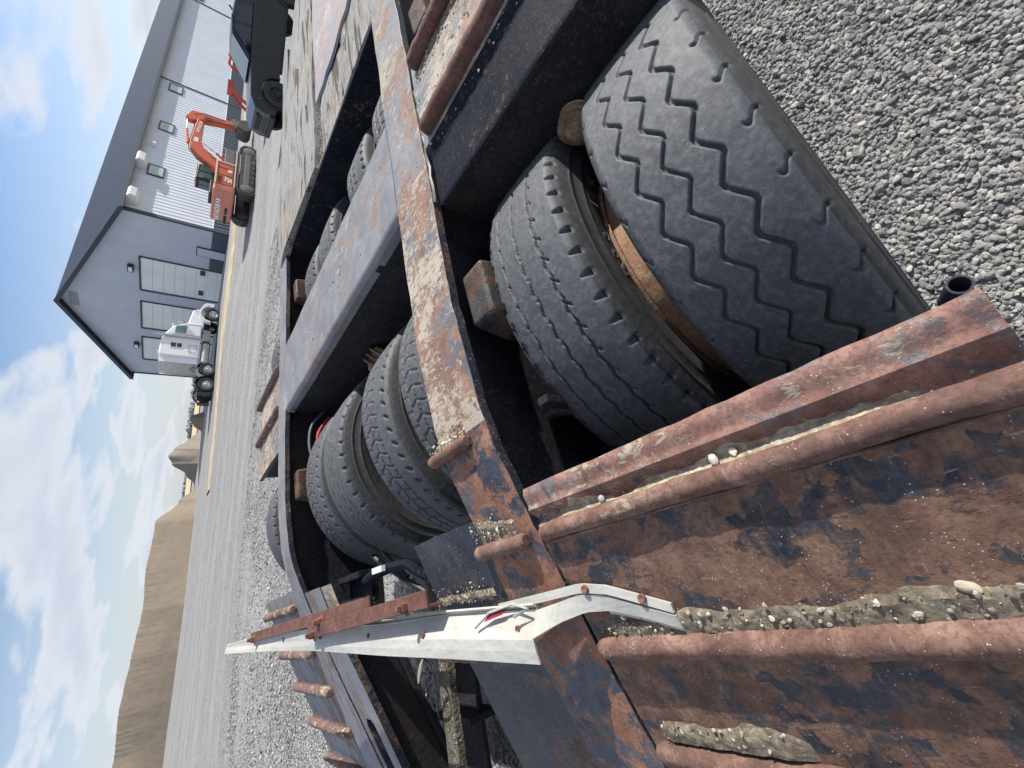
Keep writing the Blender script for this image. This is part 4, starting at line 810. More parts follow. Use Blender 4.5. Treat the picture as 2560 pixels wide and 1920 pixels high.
# ------------------------------------------------------------------ background buildings and machines
KB = 0.85                                       # distance scale of the hall
PC = Vector((36.87 * KB, 39.45 * KB, 0)); A_S, A_G = rad(7.0), rad(97.0)
hall_m = Matrix.Translation((PC.x, PC.y, 0)) @ Matrix.Rotation(A_S, 4, 'Z')     # x along the long wall, y along the gable, corner at the origin
def hz_(z): return 1.4 + (z - 1.4) * KB
ZB, ZE, ZR, GL, SLN = 0.20, hz_(8.35), hz_(13.55), 26.2 * KB, 92.0
hall = thing('metal_hall', 'long pale metal hall with dark blue gabled roof and dark base band', 'building', m=hall_m)
def clad(name, col, rough=0.55, var=0.05, spec=None): return plain(name, col, rough, 0.0, var, 0.0, 0.6)
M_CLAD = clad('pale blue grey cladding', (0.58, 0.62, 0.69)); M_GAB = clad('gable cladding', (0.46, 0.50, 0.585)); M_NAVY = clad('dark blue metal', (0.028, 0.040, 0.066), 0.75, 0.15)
M_NAVY.node_tree.nodes['Principled BSDF'].inputs['Specular IOR Level'].default_value = .12; M_TRIM = clad('dark trim', (0.022, 0.032, 0.055)); M_WBASE = clad('dark base panels', (0.050, 0.068, 0.092)); M_DOOR = clad('pale overhead door', (0.74, 0.765, 0.77)); M_WHITE = clad('white sheet metal', (0.78, 0.79, 0.78))
def glass_mat(name, col=(0.30, 0.38, 0.38), rough=0.08):
    m = Mat(name, rough); n = m.noise(0.7, 2); return m.fin(m.mix(n, col, tuple(c * 1.25 for c in col)))
M_PANE = glass_mat('window glass'); M_DGLASS = glass_mat('dark glass', (0.015, 0.022, 0.035), 0.04); M_TGLASS = glass_mat('tinted green glass', (0.10, 0.17, 0.165), 0.05)
m = MB(); m.box(0, SLN, 0, 0.12, hz_(1.5), ZE); m.build('side_wall', M_CLAD, hall)
m = MB(); m.box(-0.02, SLN, -0.03, 0.10, ZB - 1.6, hz_(1.5)); m.build('base_band', M_WBASE, hall)
m = MB(); m.prismz([(0, 0), (0.12, 0), (0.12, GL), (0, GL)], hz_(1.5), ZE)
m.prism([(0, 0)] , 0, 0) if False else None
gm = MB(); gm.add([(0, 0, hz_(1.5)), (0, GL, hz_(1.5) - 1.3), (0, GL, ZE), (0, GL / 2 * 1.02, ZR), (0, 0, ZE), (0.15, 0, hz_(1.5)), (0.15, GL, hz_(1.5) - 1.3), (0.15, GL, ZE), (0.15, GL / 2 * 1.02, ZR), (0.15, 0, ZE)],
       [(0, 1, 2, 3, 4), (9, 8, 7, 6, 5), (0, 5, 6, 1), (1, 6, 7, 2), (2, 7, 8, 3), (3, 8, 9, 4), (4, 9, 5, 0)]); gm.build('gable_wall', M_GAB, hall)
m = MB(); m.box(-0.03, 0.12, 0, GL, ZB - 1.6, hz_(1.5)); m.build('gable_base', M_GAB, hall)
ribs = MB()
for k in range(int(SLN / 0.42)):
    x = 0.3 + k * 0.42
    ribs.add([(x - .07, 0, hz_(1.52)), (x - .03, -0.028, hz_(1.52)), (x + .03, -0.028, hz_(1.52)), (x + .07, 0, hz_(1.52)), (x - .07, 0, ZE), (x - .03, -0.028, ZE), (x + .03, -0.028, ZE), (x + .07, 0, ZE)], [(0, 1, 5, 4), (1, 2, 6, 5), (2, 3, 7, 6)])
    ribs.add([(x - .07, -.03, ZB - 1), (x - .03, -0.07, ZB - 1), (x + .03, -0.07, ZB - 1), (x + .07, -.03, ZB - 1), (x - .07, -.03, hz_(1.5)), (x - .03, -0.07, hz_(1.5)), (x + .03, -0.07, hz_(1.5)), (x + .07, -.03, hz_(1.5))], []) 
ribs.build('wall_rib', M_CLAD, hall, kind='stuff')
rb2 = MB()
for k in range(int(SLN / 0.42)):
    x = 0.3 + k * 0.42; rb2.add([(x - .07, -.03, ZB - 1), (x - .03, -0.075, ZB - 1), (x + .03, -0.075, ZB - 1), (x + .07, -.03, ZB - 1), (x - .07, -.03, hz_(1.5)), (x - .03, -0.075, hz_(1.5)), (x + .03, -0.075, hz_(1.5)), (x + .07, -.03, hz_(1.5))], [(0, 1, 5, 4), (1, 2, 6, 5), (2, 3, 7, 6)])
rb2.build('base_rib', M_WBASE, hall, kind='stuff')
OV = 0.55
m = MB(); yr = GL / 2 * 1.02; sl = (ZR - ZE) / yr
for s in (0, 1):
    ya, yb = (-OV, yr) if s == 0 else (GL + OV, yr); za = ZE - sl * OV
    m.add([(-OV, ya, za), (SLN, ya, za), (SLN, yb, ZR), (-OV, yb, ZR), (-OV, ya, za + .22), (SLN, ya, za + .22), (SLN, yb, ZR + .22), (-OV, yb, ZR + .22)], [(0, 1, 2, 3), (7, 6, 5, 4), (0, 4, 5, 1), (3, 2, 6, 7), (0, 3, 7, 4), (1, 5, 6, 2)])
m.build('roof', M_NAVY, hall)
m = MB()
for s in (0, 1):
    ya = -OV - .02 if s == 0 else GL + OV + .02; za = ZE - sl * OV - .06
    m.add([(-OV - .08, ya, za), (-OV - .08, yr, ZR - .06), (-OV - .08, yr, ZR + .28), (-OV - .08, ya, za + .34), (-OV - .01, ya, za), (-OV - .01, yr, ZR - .06), (-OV - .01, yr, ZR + .28), (-OV - .01, ya, za + .34)], [(0, 1, 2, 3), (7, 6, 5, 4), (0, 4, 5, 1), (3, 2, 6, 7), (0, 3, 7, 4), (1, 5, 6, 2)])
m.build('rake_trim', M_TRIM, hall)
m = MB(); m.box(-OV - .08, SLN, -OV - .18, -OV - .01, ZE - sl * OV - .02, ZE - sl * OV + .20); m.build('gutter', M_TRIM, hall)
m = MB(); m.box(-.14, .16, -.14, .02, ZB - 1, ZE - .05); m.build('corner_trim', M_TRIM, hall)
m = MB(); m.box(-.10, .02, GL - .05, GL + .08, ZB - 3, ZE - .05); m.build('corner_trim', M_TRIM, hall)
m = MB(); m.box(0.2, SLN, -.05, -.002, hz_(1.47), hz_(1.53)); m.build('sill_trim', M_WHITE, hall)
for x in (25.2 * KB, 51.2 * KB, 77 * KB):
    m = MB(); m.box(x - .06, x + .06, -.09, 0, ZB - 1, ZE - .03); m.build('panel_joint', M_TRIM, hall)
def window(x0, x1, z0, z1, y=-.06):
    f = MB(); f.box(x0, x1, y - .05, y + .06, z0, z0 + .09); f.box(x0, x1, y - .05, y + .06, z1 - .09, z1); f.box(x0, x0 + .09, y - .05, y + .06, z0 + .09, z1 - .09); f.box(x1 - .09, x1, y - .05, y + .06, z0 + .09, z1 - .09)
    o = f.build('window', M_TRIM, hall); p = MB(); p.box(x0 + .09, x1 - .09, y - .02, y + .02, z0 + .09, z1 - .09); p.build('pane', M_PANE, o)
for xc in (6.82, 15.1, 23.8, 53.0, 61.5): window((xc - .86) * KB, (xc + .86) * KB, hz_(5.95), hz_(7.27))
for xc, zc in ((1.5, 7.76), (7.2, 7.83)):
    m = MB(); x = xc * KB; z = hz_(zc); m.prism([(-.0, -.42), (-.85, -.30), (-.95, .10), (-.55, .40), (0, .42)], 0, 1.05); v = [(x - .5 + b, a, z + c) for a, b, c in m.v]; m.v = v; m.build('wall_vent', M_WHITE, hall, 0.03)
m = MB(); x = 11 * KB; m.box(x - .16, x + .16, -.4, -.02, hz_(7.1), hz_(7.4)); m.build('wall_lamp', M_WHITE, hall, 0.03)
# overhead doors on the gable: y runs along the gable from the corner
for k, (a, b) in enumerate(((5.5, 10.1), (12.15, 16.55), (18.5, 22.8))):
    ya, yb = a * KB, b * KB; zt = hz_(7.08); zb = ZB - 1
    o = MB().box(-.16, -.02, ya - .10, yb + .10, zt, zt + .12); o.box(-.16, -.02, yb, yb + .16, zb, zt); o.box(-.10, -.02, ya - .10, ya, zb, zt); o = o.build('overhead_door', M_TRIM, hall)
    n = 9; h = (zt - zb) / n
    for i in range(n):
        p = MB(); p.box(-.09, -.03, ya, yb, zb + i * h + .012, zb + (i + 1) * h - .004); p.build('door_panel', M_DOOR, o)
    if k == 0:
        for yy in (5.95, 9.1):
            p = MB(); p.box(-.13, -.085, yy * KB - .3, yy * KB + .3, hz_(1.75), hz_(2.2)); q = p.build('door_window', M_TRIM, o)
m = MB(); m.box(-.12, -.02, 2.42 * KB, 3.58 * KB, -.05, hz_(2.68)); o = m.build('entry_door', M_TRIM, hall); m = MB(); m.box(-.15, -.10, 2.42 * KB + .06, 3.58 * KB - .06, 0, hz_(2.68) - .07); m.build('door_leaf', M_GAB, o)
m = MB(); m.box(-.08, -.03, 0.05, 2.36 * KB, ZB - 1.2, hz_(1.5)); m.box(-.08, -.03, 3.66 * KB, 5.42 * KB, ZB - 1.2, hz_(1.5)); m.build('base_panel', M_WBASE, hall)
for (yy, zv) in ((7.13, 7.86), (20.0, 7.67)):
    m = MB(); m.box(-.38, -.02, yy * KB - .35, yy * KB + .35, hz_(zv) - .2, hz_(zv) + .2); o = m.build('wall_light', M_TRIM, hall, 0.03); p = MB(); p.box(-.40, -.37, yy * KB - .25, yy * KB + .25, hz_(zv) - .13, hz_(zv) + .13); p.build('lens', M_WHITE, o)
m = MB()
for k in range(8): y = (12.5 + 1.8 * k / 7.0) * KB; m.box(-.08, -.02, y - .05, y + .05, hz_(12.15), hz_(12.85))
m.build('gable_louvre', clad('louvre', (0.36, 0.39, 0.45)), hall)

# ---- excavator (local x forward, y left, z up)
def paint(name, col, rough=0.38, var=0.08, dirt=0.25, coat=0.0):
    m = Mat(name, rough); n = m.noise(1.6, 6, 0.65, 0.6); d = m.step(n, 0.5, 0.75, 0, dirt)
    c = m.mix(m.noise(0.6, 3), tuple(x * (1 - var) for x in col), tuple(min(1, x * (1 + var)) for x in col)); c = m.mix(d, c, (0.30, 0.27, 0.22)); m.b.inputs['Coat Weight'].default_value = coat; m.b.inputs['Specular IOR Level'].default_value = .4
    return m.fin(c, m.math('ADD', m.math('MULTIPLY', n, 0.25), rough - .1))
M_OR = paint('faded orange paint', (0.62, 0.135, 0.065), 0.5, 0.1, 0.3); M_ORP = paint('pink faded orange paint', (0.60, 0.235, 0.165), 0.6, 0.08, 0.25); M_TRK = paint('track steel', (0.085, 0.08, 0.078), 0.8, 0.2, 0.6); M_CHAS = paint('dusty chassis', (0.17, 0.165, 0.16), 0.8, .1, .5)
M_CREAM = paint('cream rail', (0.75, 0.62, 0.5), 0.5, .05, .1); M_BK = paint('black trim', (0.02, 0.022, 0.028), 0.5, .1, .1); M_LOGO = paint('white lettering', (0.82, 0.82, 0.82), .5, .02, .05); M_CHR = plain('chrome rod', (0.7, 0.7, 0.72), 0.2, 0.9)
def rx(o, deg): o.rotation_euler.z = rad(deg)
def stadium(x0, x1, zc, r, n=10): return [(x1 + r * cos(t), zc + r * sin(t)) for t in lin(-pi / 2, pi / 2, n)] + [(x0 + r * cos(t), zc + r * sin(t)) for t in lin(pi / 2, 3 * pi / 2, n)]
def excavator(label, loc, rz, full=True, txt=True):
    ex = thing('excavator', label, 'excavator', loc, rz)
    for s in (-1, 1):
        yo = s * 1.25
        st = stadium(-1.65, 1.65, 0.47, 0.45, 12); L_ = st + [st[0]]; P = []
        for (a, b) in zip(L_, L_[1:]):
            n = max(1, int(hypot(b[0] - a[0], b[1] - a[1]) / 0.19)); P += [(a[0] + (b[0] - a[0]) * i / n, a[1] + (b[1] - a[1]) * i / n) for i in range(n)]
        tk = MB(); tk.prism(stadium(-1.65, 1.65, 0.47, 0.40, 10), yo - .29, yo + .29); trk = tk.build('track', M_TRK, ex)
        sh = MB(); c = Vector((0, 0.47))
        for i, (a, b) in enumerate(zip(P, P[1:] + P[:1])):
            d = Vector((b[0] - a[0], b[1] - a[1])); n = Vector((d.y, -d.x)).normalized() * 0.055; g = n * 1.9
            sh.add([(a[0], yo - .3, a[1]), (b[0] - d.x * .1, yo - .3, b[1] - d.y * .1), (b[0] - d.x * .1 + n.x, yo - .3, b[1] - d.y * .1 + n.y), (a[0] + g.x, yo - .3, a[1] + g.y), (a[0], yo + .3, a[1]), (b[0] - d.x * .1, yo + .3, b[1] - d.y * .1), (b[0] - d.x * .1 + n.x, yo + .3, b[1] - d.y * .1 + n.y), (a[0] + g.x, yo + .3, a[1] + g.y)], [(0, 1, 2, 3), (7, 6, 5, 4), (0, 4, 5, 1), (1, 5, 6, 2), (2, 6, 7, 3), (3, 7, 4, 0)])
        sh.build('track_shoes', M_TRK, trk, kind='stuff')
        f = MB(); f.box(-1.35, 1.35, yo - .31, yo + .31, .33, .66); f.build('track_frame', M_CHAS, trk, 0.04)
        for x in (-1.65, 1.65):
            w = MB(); w.lathe([(-.33, .02), (-.33, .16), (-.30, .33), (.30, .33), (.33, .16), (.33, .02)], (x, yo, .47), 'y', 20); w.build('idler', M_CHAS, trk)
        rl = MB()
        for x in lin(-1.1, 1.1, 6): rl.lathe([(-.32, .02), (-.32, .10), (.32, .10), (.32, .02)], (x, yo, .20), 'y', 12)
        rl.build('roller', M_TRK, trk)
    m = MB(); m.box(-1.0, 1.0, -1.0, 1.0, .45, .85); m.lathe([(.85, .7), (1.02, .7)], (0, 0, 0), 'z', 24, True); m.build('undercarriage', M_CHAS, ex, .03)
    m = MB(); m.box(-2.0, 1.6, -1.35, 1.35, 1.02, 1.20); m.build('deck_frame', M_CHAS, ex, .03)
    # counterweight, rounded in plan
    pl = [(-1.75, -1.40), (-2.25, -1.36), (-2.55, -1.05), (-2.70, -.5), (-2.72, 0), (-2.70, .5), (-2.55, 1.05), (-2.25, 1.36), (-1.75, 1.40)]
    m = MB(); m.prismz(pl, 1.06, 2.18); cw = m.build('counterweight', M_ORP, ex, .10, 3)
    m = MB(); m.box(-1.75, 0.15, -1.40, -.35, 1.2, 2.12); hs = m.build('engine_housing', M_OR, ex, .05)
    m = MB(); m.box(-1.75, -.1, -.35, 1.40, 1.2, 2.16); m.build('engine_housing', M_ORP, ex, .05)
    m = MB(); m.box(.15, 1.45, -1.38, -.45, 1.2, 1.75); m.build('tool_box', M_CHAS, ex, .05); m = MB(); m.box(-1.78, .18, -1.43, -1.36, 2.06, 2.15); m.box(.10, .18, -1.43, -1.36, 1.15, 2.06); m.box(-1.78, 1.45, -1.43, -1.37, 1.08, 1.15); m.build('housing_rail', M_CREAM, ex, .01)
    m = MB(); m.tube([(1.45, -1.3, 1.75), (1.5, -1.3, 2.0), (1.0, -1.3, 2.05), (.9, -1.3, 1.75)], .025, 6); m.build('handrail', M_CREAM, ex)
    for i in range(5):
        m = MB(); m.box(-1.15 - i * .12, -1.11 - i * .12, -1.425, -1.40, 1.8, 2.0); m.build('vent_slot', M_BK, hs)
    for x in (-.35, -.95):
        m = MB(); m.box(x, x + .015, -1.415, -1.398, 1.2, 2.1); m.build('panel_seam', M_BK, hs)
    m = MB(); m.box(-1.6, -.5, -.2, .8, 2.16, 2.38); m.build('engine_hood', M_BK, ex, .06)
    # cab on the left
    cb = MB(); cb.prism([(-.05, 1.2), (1.5, 1.2), (1.62, 1.6), (1.25, 2.92), (-.02, 2.98)], .42, 1.38); cab = cb.build('cab', M_BK, ex, .06, 3); cab.scale.z = 1.06
    for y, s in ((.415, -1), (1.385, 1)):
        for poly in ([(.06, 1.9), (.62, 1.9), (.60, 2.82), (.08, 2.84)], [(.72, 1.75), (1.42, 1.75), (1.17, 2.80), (.70, 2.82)]):
            g = MB(); g.prism(poly, y - .01, y + .01); g.build('cab_glass', M_TGLASS, cab)
    g = MB(); g.box(-.075, -.055, .52, .88, 2.0, 2.8); g.box(-.075, -.055, .94, 1.28, 2.0, 2.8); g.build('cab_glass', M_TGLASS, cab)
    m = MB(); m.box(-.04, 1.28, .44, 1.36, 2.96, 3.03); m.build('cab_roof', M_CREAM, cab, .02)
    # boom, stick, cylinders, in the middle
    bo = [(.35, 1.35), (.15, 1.75), (1.25, 3.75), (1.85, 4.30), (2.35, 4.42), (4.72, 4.08), (4.90, 3.86), (4.72, 3.62), (2.55, 3.66), (2.05, 3.42), (.85, 1.55)]
    kids0 = len(ex.children)
    m = MB(); m.prism(bo, -.33, .12); bm_ = m.build('boom', M_OR, ex, .03)
    stk = [(4.35, 4.62), (4.55, 4.95), (5.30, 4.60), (5.62, 1.60), (5.50, 1.20), (5.25, 1.25), (4.72, 3.50)]
    m = MB(); m.prism(stk, -.28, .08); sk = m.build('stick', M_OR, ex, .03)
    m = MB(); m.prism([(4.74, 3.5), (5.26, 1.3), (5.32, 1.35), (4.84, 3.5)], -.30, -.285); m.build('stick_web', M_BK, sk)
    m = MB(); m.tube([(2.25, -.1, 4.55), (3.5, -.1, 4.75)], .10, 10); m.build('arm_cylinder', M_OR, ex); m = MB(); m.tube([(3.5, -.1, 4.75), (4.42, -.1, 4.82)], .05, 8); m.build('cylinder_rod', M_CHR, ex)
    for y in (-.45, .25):
        m = MB(); m.tube([(1.05, y, 1.45), (1.75, y, 2.5)], .085, 10); m.build('boom_cylinder', M_OR, ex); m = MB(); m.tube([(1.75, y, 2.5), (2.35, y, 3.65)], .045, 8); m.build('cylinder_rod', M_CHR, ex)
    m = MB(); m.lathe([(-.40, .02), (-.40, .20), (.20, .20), (.20, .02)], (4.75, 0, 3.86), 'y', 20); m.build('boom_pin', M_OR, ex)
    m = MB(); m.prism([(5.1, 1.35), (5.75, 1.75), (6.0, 1.45), (5.75, 1.15), (5.65, .75), (5.35, .95)], -.30, .12); m.build('bucket_link', M_CHAS, ex, .02)
    bk = [(5.1, 1.0), (5.75, .95), (6.05, .35), (5.9, -.05), (5.4, -.15), (5.0, .05), (4.9, .4)]
    m = MB(); m.prism([(x - .1, z + .25) for x, z in bk], -.6, .45); m.build('bucket', M_TRK, ex, .03)
    h = MB()
    for dy in (-.12, .0): h.tube([(.4, dy, 1.9), (1.1, dy, 3.75), (1.8, dy, 4.42), (2.3, dy, 4.5), (4.2, dy, 4.25), (4.6, dy, 4.5)], .025, 6)
    h.tube([(4.6, -.35, 3.9), (5.0, -.35, 3.4), (4.95, -.35, 3.0), (4.7, -.35, 3.1), (4.6, -.35, 3.5)], .02, 6); h.tube([(4.9, -.32, 4.4), (5.3, -.32, 3.7), (5.35, -.32, 2.9), (5.3, -.32, 2.2)], .02, 6)
    h.build('hydraulic_hose', M_BK, ex)
    for o in ex.children:
        if o.name.split('.')[0] in ('boom', 'stick', 'arm_cylinder', 'cylinder_rod', 'boom_cylinder', 'boom_pin', 'bucket_link', 'bucket', 'hydraulic_hose'):
            o.scale = (.97, 1, .76); o.location.z = 1.3 * (1 - .76)
    m = MB(); m.tube([(-.35, .4, 3.1), (-.35, .4, 3.2)], .02, 6); m.tube([(-.1, .30, 2.5), (-.25, .1, 2.8), (-.25, .05, 2.55)], .02, 6); m.box(-.32, -.2, -.02, .12, 2.4, 2.75); m.build('mirror', M_BK, ex)
    if txt:
        def put(t, size, par, M, dep=.008, bold=.008, shear=.0): o = link('lettering', text_mesh(t, size, dep, bold, shear), M_LOGO, par); o.matrix_local = M; return o
        # on the rear face: reads from right side of the machine's back; facing -x
        B = Matrix(((0, 0, -1, -2.725), (-1, 0, 0, .80), (0, 1, 0, 1.72), (0, 0, 0, 1)))
        put('HITACHI', .36, cw, B, .02, .014)
        m = MB(); m.box(-2.72, -2.66, -.80, -.70, 1.74, 1.97); m.build('emblem', M_LOGO, cw); m = MB(); m.box(-2.68, -2.60, -.98, -.88, 1.74, 1.97); m.build('emblem', M_LOGO, cw)
        mk = MB()
        for k in range(13): 
            if k != 7: mk.box(-2.735, -2.70, .95 - k * .115, 1.03 - k * .115, 1.33, 1.45 + (k % 3) * .02)
        mk.build('lettering', M_BK, cw)
        S = lambda x, z: Matrix(((1, 0, 0, x), (0, 0, -1, -1.412), (0, 1, 0, z), (0, 0, 0, 1)))
        put('ZX', .30, hs, S(-1.50, 1.42), .006, .012, .35); put('200', .20, hs, S(-1.48, 1.26), .006, .010, .2); m = MB(); m.box(-.62, -.40, -1.415, -1.40, 1.28, 1.50); m.build('decal', M_LOGO, hs)
        R3 = Matrix.Translation((3.25, -.338, 3.88)) @ Matrix.Rotation(rad(8), 4, 'Y') @ Matrix(((1, 0, 0, 0), (0, 0, -1, 0), (0, 1, 0, 0), (0, 0, 0, 1))); put('HITACHI', .30, bm_, R3, .006, .010)
        m = MB(); m.box(2.35, 2.75, -.342, -.332, 3.85, 4.15); m.build('decal', M_LOGO, bm_)
    return ex
def dirv(az, d): return d * cos(rad(az)), d * sin(rad(az))
ex_x, ex_y = dirv(41.6, 36.5); excavator('faded orange excavator with raised bent boom in front of the pale hall', (ex_x, ex_y, gz(ex_x, ex_y) - .05), rad(-3))
# second machine: only its red arm shows above the pickup
M_RD = paint('red machine paint', (0.55, 0.06, 0.05), .45)
rxp, ryp = dirv(31.4, 34.0); rm_ = thing('red_loader', 'red machine arm and guard frame showing above the dark pickup', 'loader', (rxp, ryp, gz(rxp, ryp)), rad(-40))
m = MB(); m.box(-.9, 1.4, -.7, .7, .4, 1.0); m.build('machine_body', M_RD, rm_, .08)
m = MB(); m.tube([(-1.9, -.6, .6), (-1.4, -.6, 1.5), (-.95, -.6, 1.9)], .09, 8); m.tube([(-1.9, .5, .6), (-1.4, .5, 1.5), (-.95, .5, 1.9)], .09, 8); m.box(-1.2, -.8, -.75, .7, 1.75, 2.0); m.build('lift_arm', M_RD, rm_)
m = MB(); m.tube([(.3, -.6, .9), (.3, -.6, 1.9), (.45, -.6, 2.05), (.95, -.6, 2.0), (1.0, -.6, .9)], .08, 8); m.tube([(.3, .6, .9), (.3, .6, 1.9), (.45, .6, 2.05), (.95, .6, 2.0), (1.0, .6, .9)], .08, 8); m.build('guard_frame', M_RD, rm_)
for x in (-.7, 1.0):
    for y in (-.85, .85):
        m = MB(); m.lathe([(-.2, .1), (-.2, .3), (-.16, .48), (.16, .48), (.2, .3), (.2, .1)], (x, y, .48), 'y', 20); m.build('wheel', M_BK, rm_)

# ---- road wheels
def road_wheel(par, x, y, z, R, w, rim_r, side, rim_m, tm_, holes=8, hub=.1, name='wheel'):
    t = MB(); h = w / 2; t.lathe([(-h * .8, rim_r), (-h, rim_r + (R - rim_r) * .4), (-h * .98, R * .93), (-h * .8, R), (h * .8, R), (h * .98, R * .93), (h, rim_r + (R - rim_r) * .4), (h * .8, rim_r)], (0, 0, 0), 'y', 32)
    o = t.build(name, tm_, par); o.location = (x, y, z)
    d = side * h; r = MB(); r.lathe([(d * .78, rim_r), (d * .88, rim_r * .98), (d * .80, rim_r * .92), (d * .55, rim_r * .84), (d * .50, rim_r * .45), (d * .62, rim_r * .38), (d * .95, rim_r * .34), (d * 1.0, rim_r * .25), (d * 1.0, 0.001)], (0, 0, 0), 'y', 32); r.build('rim', rim_m, o)
    hm = MB()
    for k in range(holes):
        a = 2 * pi * k / holes; hm.lathe([(d * .60, .001), (d * .60, rim_r * .085)], (rim_r * .66 * cos(a), 0, rim_r * .66 * sin(a)), 'y', 8)
    hm.build('rim_hole', M_BK, o)
    return o
M_TYR = plain('road tyre', (0.035, 0.037, 0.042), 0.75, 0, .2, 0, 8); M_ALR = plain('polished rim', (0.66, 0.67, 0.69), 0.25, 0.85, .1)

# ---- semi tractor, local x forward, seen from its right side
M_TW = paint('white truck paint', (0.76, 0.79, 0.82), .25, .02, .06, .5); M_SIL = plain('brushed tank', (0.42, 0.42, 0.43), .35, .85, .15); M_CHD = paint('truck chassis', (0.03, 0.033, 0.04), .7)
tx0, ty0 = dirv(59.6, 41.0)
tk = thing('semi_truck', 'white sleeper cab semi truck parked before the hall doors', 'truck', (tx0, ty0, 0), rad(-1.5)); tz = (gz(16.5, 33) + gz(22.6, 32.6)) / 2; tk.location.z = tz + 0.02; tk.scale = (1, 1, .96)
m = MB(); m.box(-4.1, 3.3, -.45, -.35, .72, 1.0); m.box(-4.1, 3.3, .35, .45, .72, 1.0)
for x in (-3.9, -2.6, -1.3, 0, 1.3, 2.8): m.box(x, x + .1, -.35, .35, .74, .96)
m.build('chassis', M_CHD, tk)
m = MB(); m.prism([(-1.55, 1.15), (1.35, 1.15), (1.38, 2.15), (1.02, 2.90), (.30, 3.38), (-.25, 3.55), (-1.35, 3.60), (-1.55, 3.5)], -1.22, 1.22); cbn = m.build('cab', M_TW, tk, .10, 3)
m = MB(); m.prism([(1.3, 1.05), (2.9, 1.0), (3.02, 1.55), (2.85, 1.85), (1.36, 2.12)], -.92, .92); m.build('hood', M_TW, tk, .10, 3)
arc = [(2.55 + .70 * cos(t), .60 + .70 * sin(t)) for t in lin(.15, pi - .1, 12)]; arco = [(2.55 + .84 * cos(t), .62 + .82 * sin(t)) for t in lin(.05, pi - .0, 12)]
for y0, y1 in ((-1.22, -.80), (.80, 1.22)):
    m = MB(); m.prism(arc + list(reversed(arco)), y0, y1); m.prism([(3.15, .5), (3.45, .5), (3.45, 1.05), (3.2, 1.25)], y0, y1); m.build('fender', M_TW, tk, .02)
m = MB(); m.box(3.3, 3.5, -1.2, 1.2, .42, .85); m.build('bumper', M_SIL, tk, .05); m = MB(); m.box(2.96, 3.02, -.55, .55, .95, 1.75); m.build('grille', M_CHR, tk, .02)
for s in (-1, 1):
    g = MB(); g.prism([(.42, 2.12), (1.16, 2.10), (1.02, 2.75), (.42, 2.80)], s * 1.235 - .01, s * 1.235 + .01); g.build('side_window', M_TGLASS, cbn)
    g = MB(); g.prism([(.30, 1.2), (.32, 1.2), (.32, 2.95), (.30, 2.95)], s * 1.225 - .01, s * 1.225 + .01); g.prism([(1.28, 1.2), (1.30, 1.2), (1.30, 2.1), (1.28, 2.1)], s * 1.225 - .01, s * 1.225 + .01); g.build('door_seam', M_BK, cbn)
    g = MB(); g.box(-.85, -.42, s * 1.235 - .01, s * 1.235 + .01, 2.25, 2.98); sw = g.build('sleeper_window', M_TW, cbn, .01); g = MB(); g.box(-.80, -.47, s * 1.245 - .01, s * 1.245 + .01, 2.28, 2.56); g.box(-.80, -.47, s * 1.245 - .01, s * 1.245 + .01, 2.62, 2.94); g.build('pane', M_DGLASS, sw)
    g = MB(); g.tube([(-1.12 + .0, s * 1.25, 1.35), (-.55, s * 1.25, 1.35), (-.55, s * 1.25, 1.85), (-1.12, s * 1.25, 1.85), (-1.12, s * 1.25, 1.35)], .012, 5); g.build('hatch_outline', M_BK, cbn)
    t = MB(); t.lathe([(-.85, .02), (-.85, .26), (-.80, .30), (.80, .30), (.85, .26), (.85, .02)], (-1.05, s * .95, .78), 'x', 24); t.build('fuel_tank', M_SIL, tk)
    t = MB(); t.box(.0, .95, s * .95 - .25, s * .95 + .25, .55, 1.02); t.build('step_box', M_CHAS, tk, .02)
    t = MB(); t.tube([(.12, s * 1.30, 1.2), (.10, s * 1.30, 3.1), (.10, s * 1.30, 3.75), (.04, s * 1.30, 4.0)], [.10, .10, .06, .06], 12); t.build('exhaust_stack', M_SIL, tk)
    t = MB(); t.box(-2.0, -1.55, s * 1.05 - .02, s * 1.05 + .02, 1.2, 3.5); t.build('side_extender', M_TW, tk, .01)
    t = MB(); t.tube([(1.25, s * 1.2, 2.2), (1.35, s * 1.45, 2.25), (1.35, s * 1.45, 2.75), (1.2, s * 1.2, 2.8)], .02, 6); t.box(1.28, 1.38, s * 1.45 - .12, s * 1.45 + .12, 2.25, 2.72); t.build('mirror', M_SIL, tk)
g = MB(); g.add([(1.20, -.98, 2.22), (1.20, .98, 2.22), (1.02, .92, 3.0), (1.02, -.92, 3.0), (1.34, -.98, 2.22), (1.34, .98, 2.22), (1.09, .92, 3.0), (1.09, -.92, 3.0)], [(0, 1, 2, 3), (4, 5, 6, 7), (0, 4, 5, 1), (2, 6, 7, 3)]); g.build('windshield', M_DGLASS, cbn)
g = MB(); g.box(.86, 1.30, -1.1, 1.1, 2.95, 3.02); g.build('visor', M_TW, cbn, .02)
g = MB(); g.box(-1.95, -1.9, -.9, .9, 1.2, 3.6); g.build('headache_rack', M_SIL, tk)
g = MB(); g.tube([(-1.7, -.3, 2.6), (-1.85, -.35, 1.7), (-2.0, -.4, 1.35), (-2.1, -.3, 1.25)], .03, 6); g.tube([(-1.7, 0, 2.6), (-1.95, -.1, 1.6), (-2.2, 0, 1.3)], .03, 6); g.build('air_line', M_BK, tk)
g = MB(); g.box(-3.3, -2.5, -.42, .42, 1.0, 1.16); g.build('fifth_wheel', M_CHD, tk, .03)
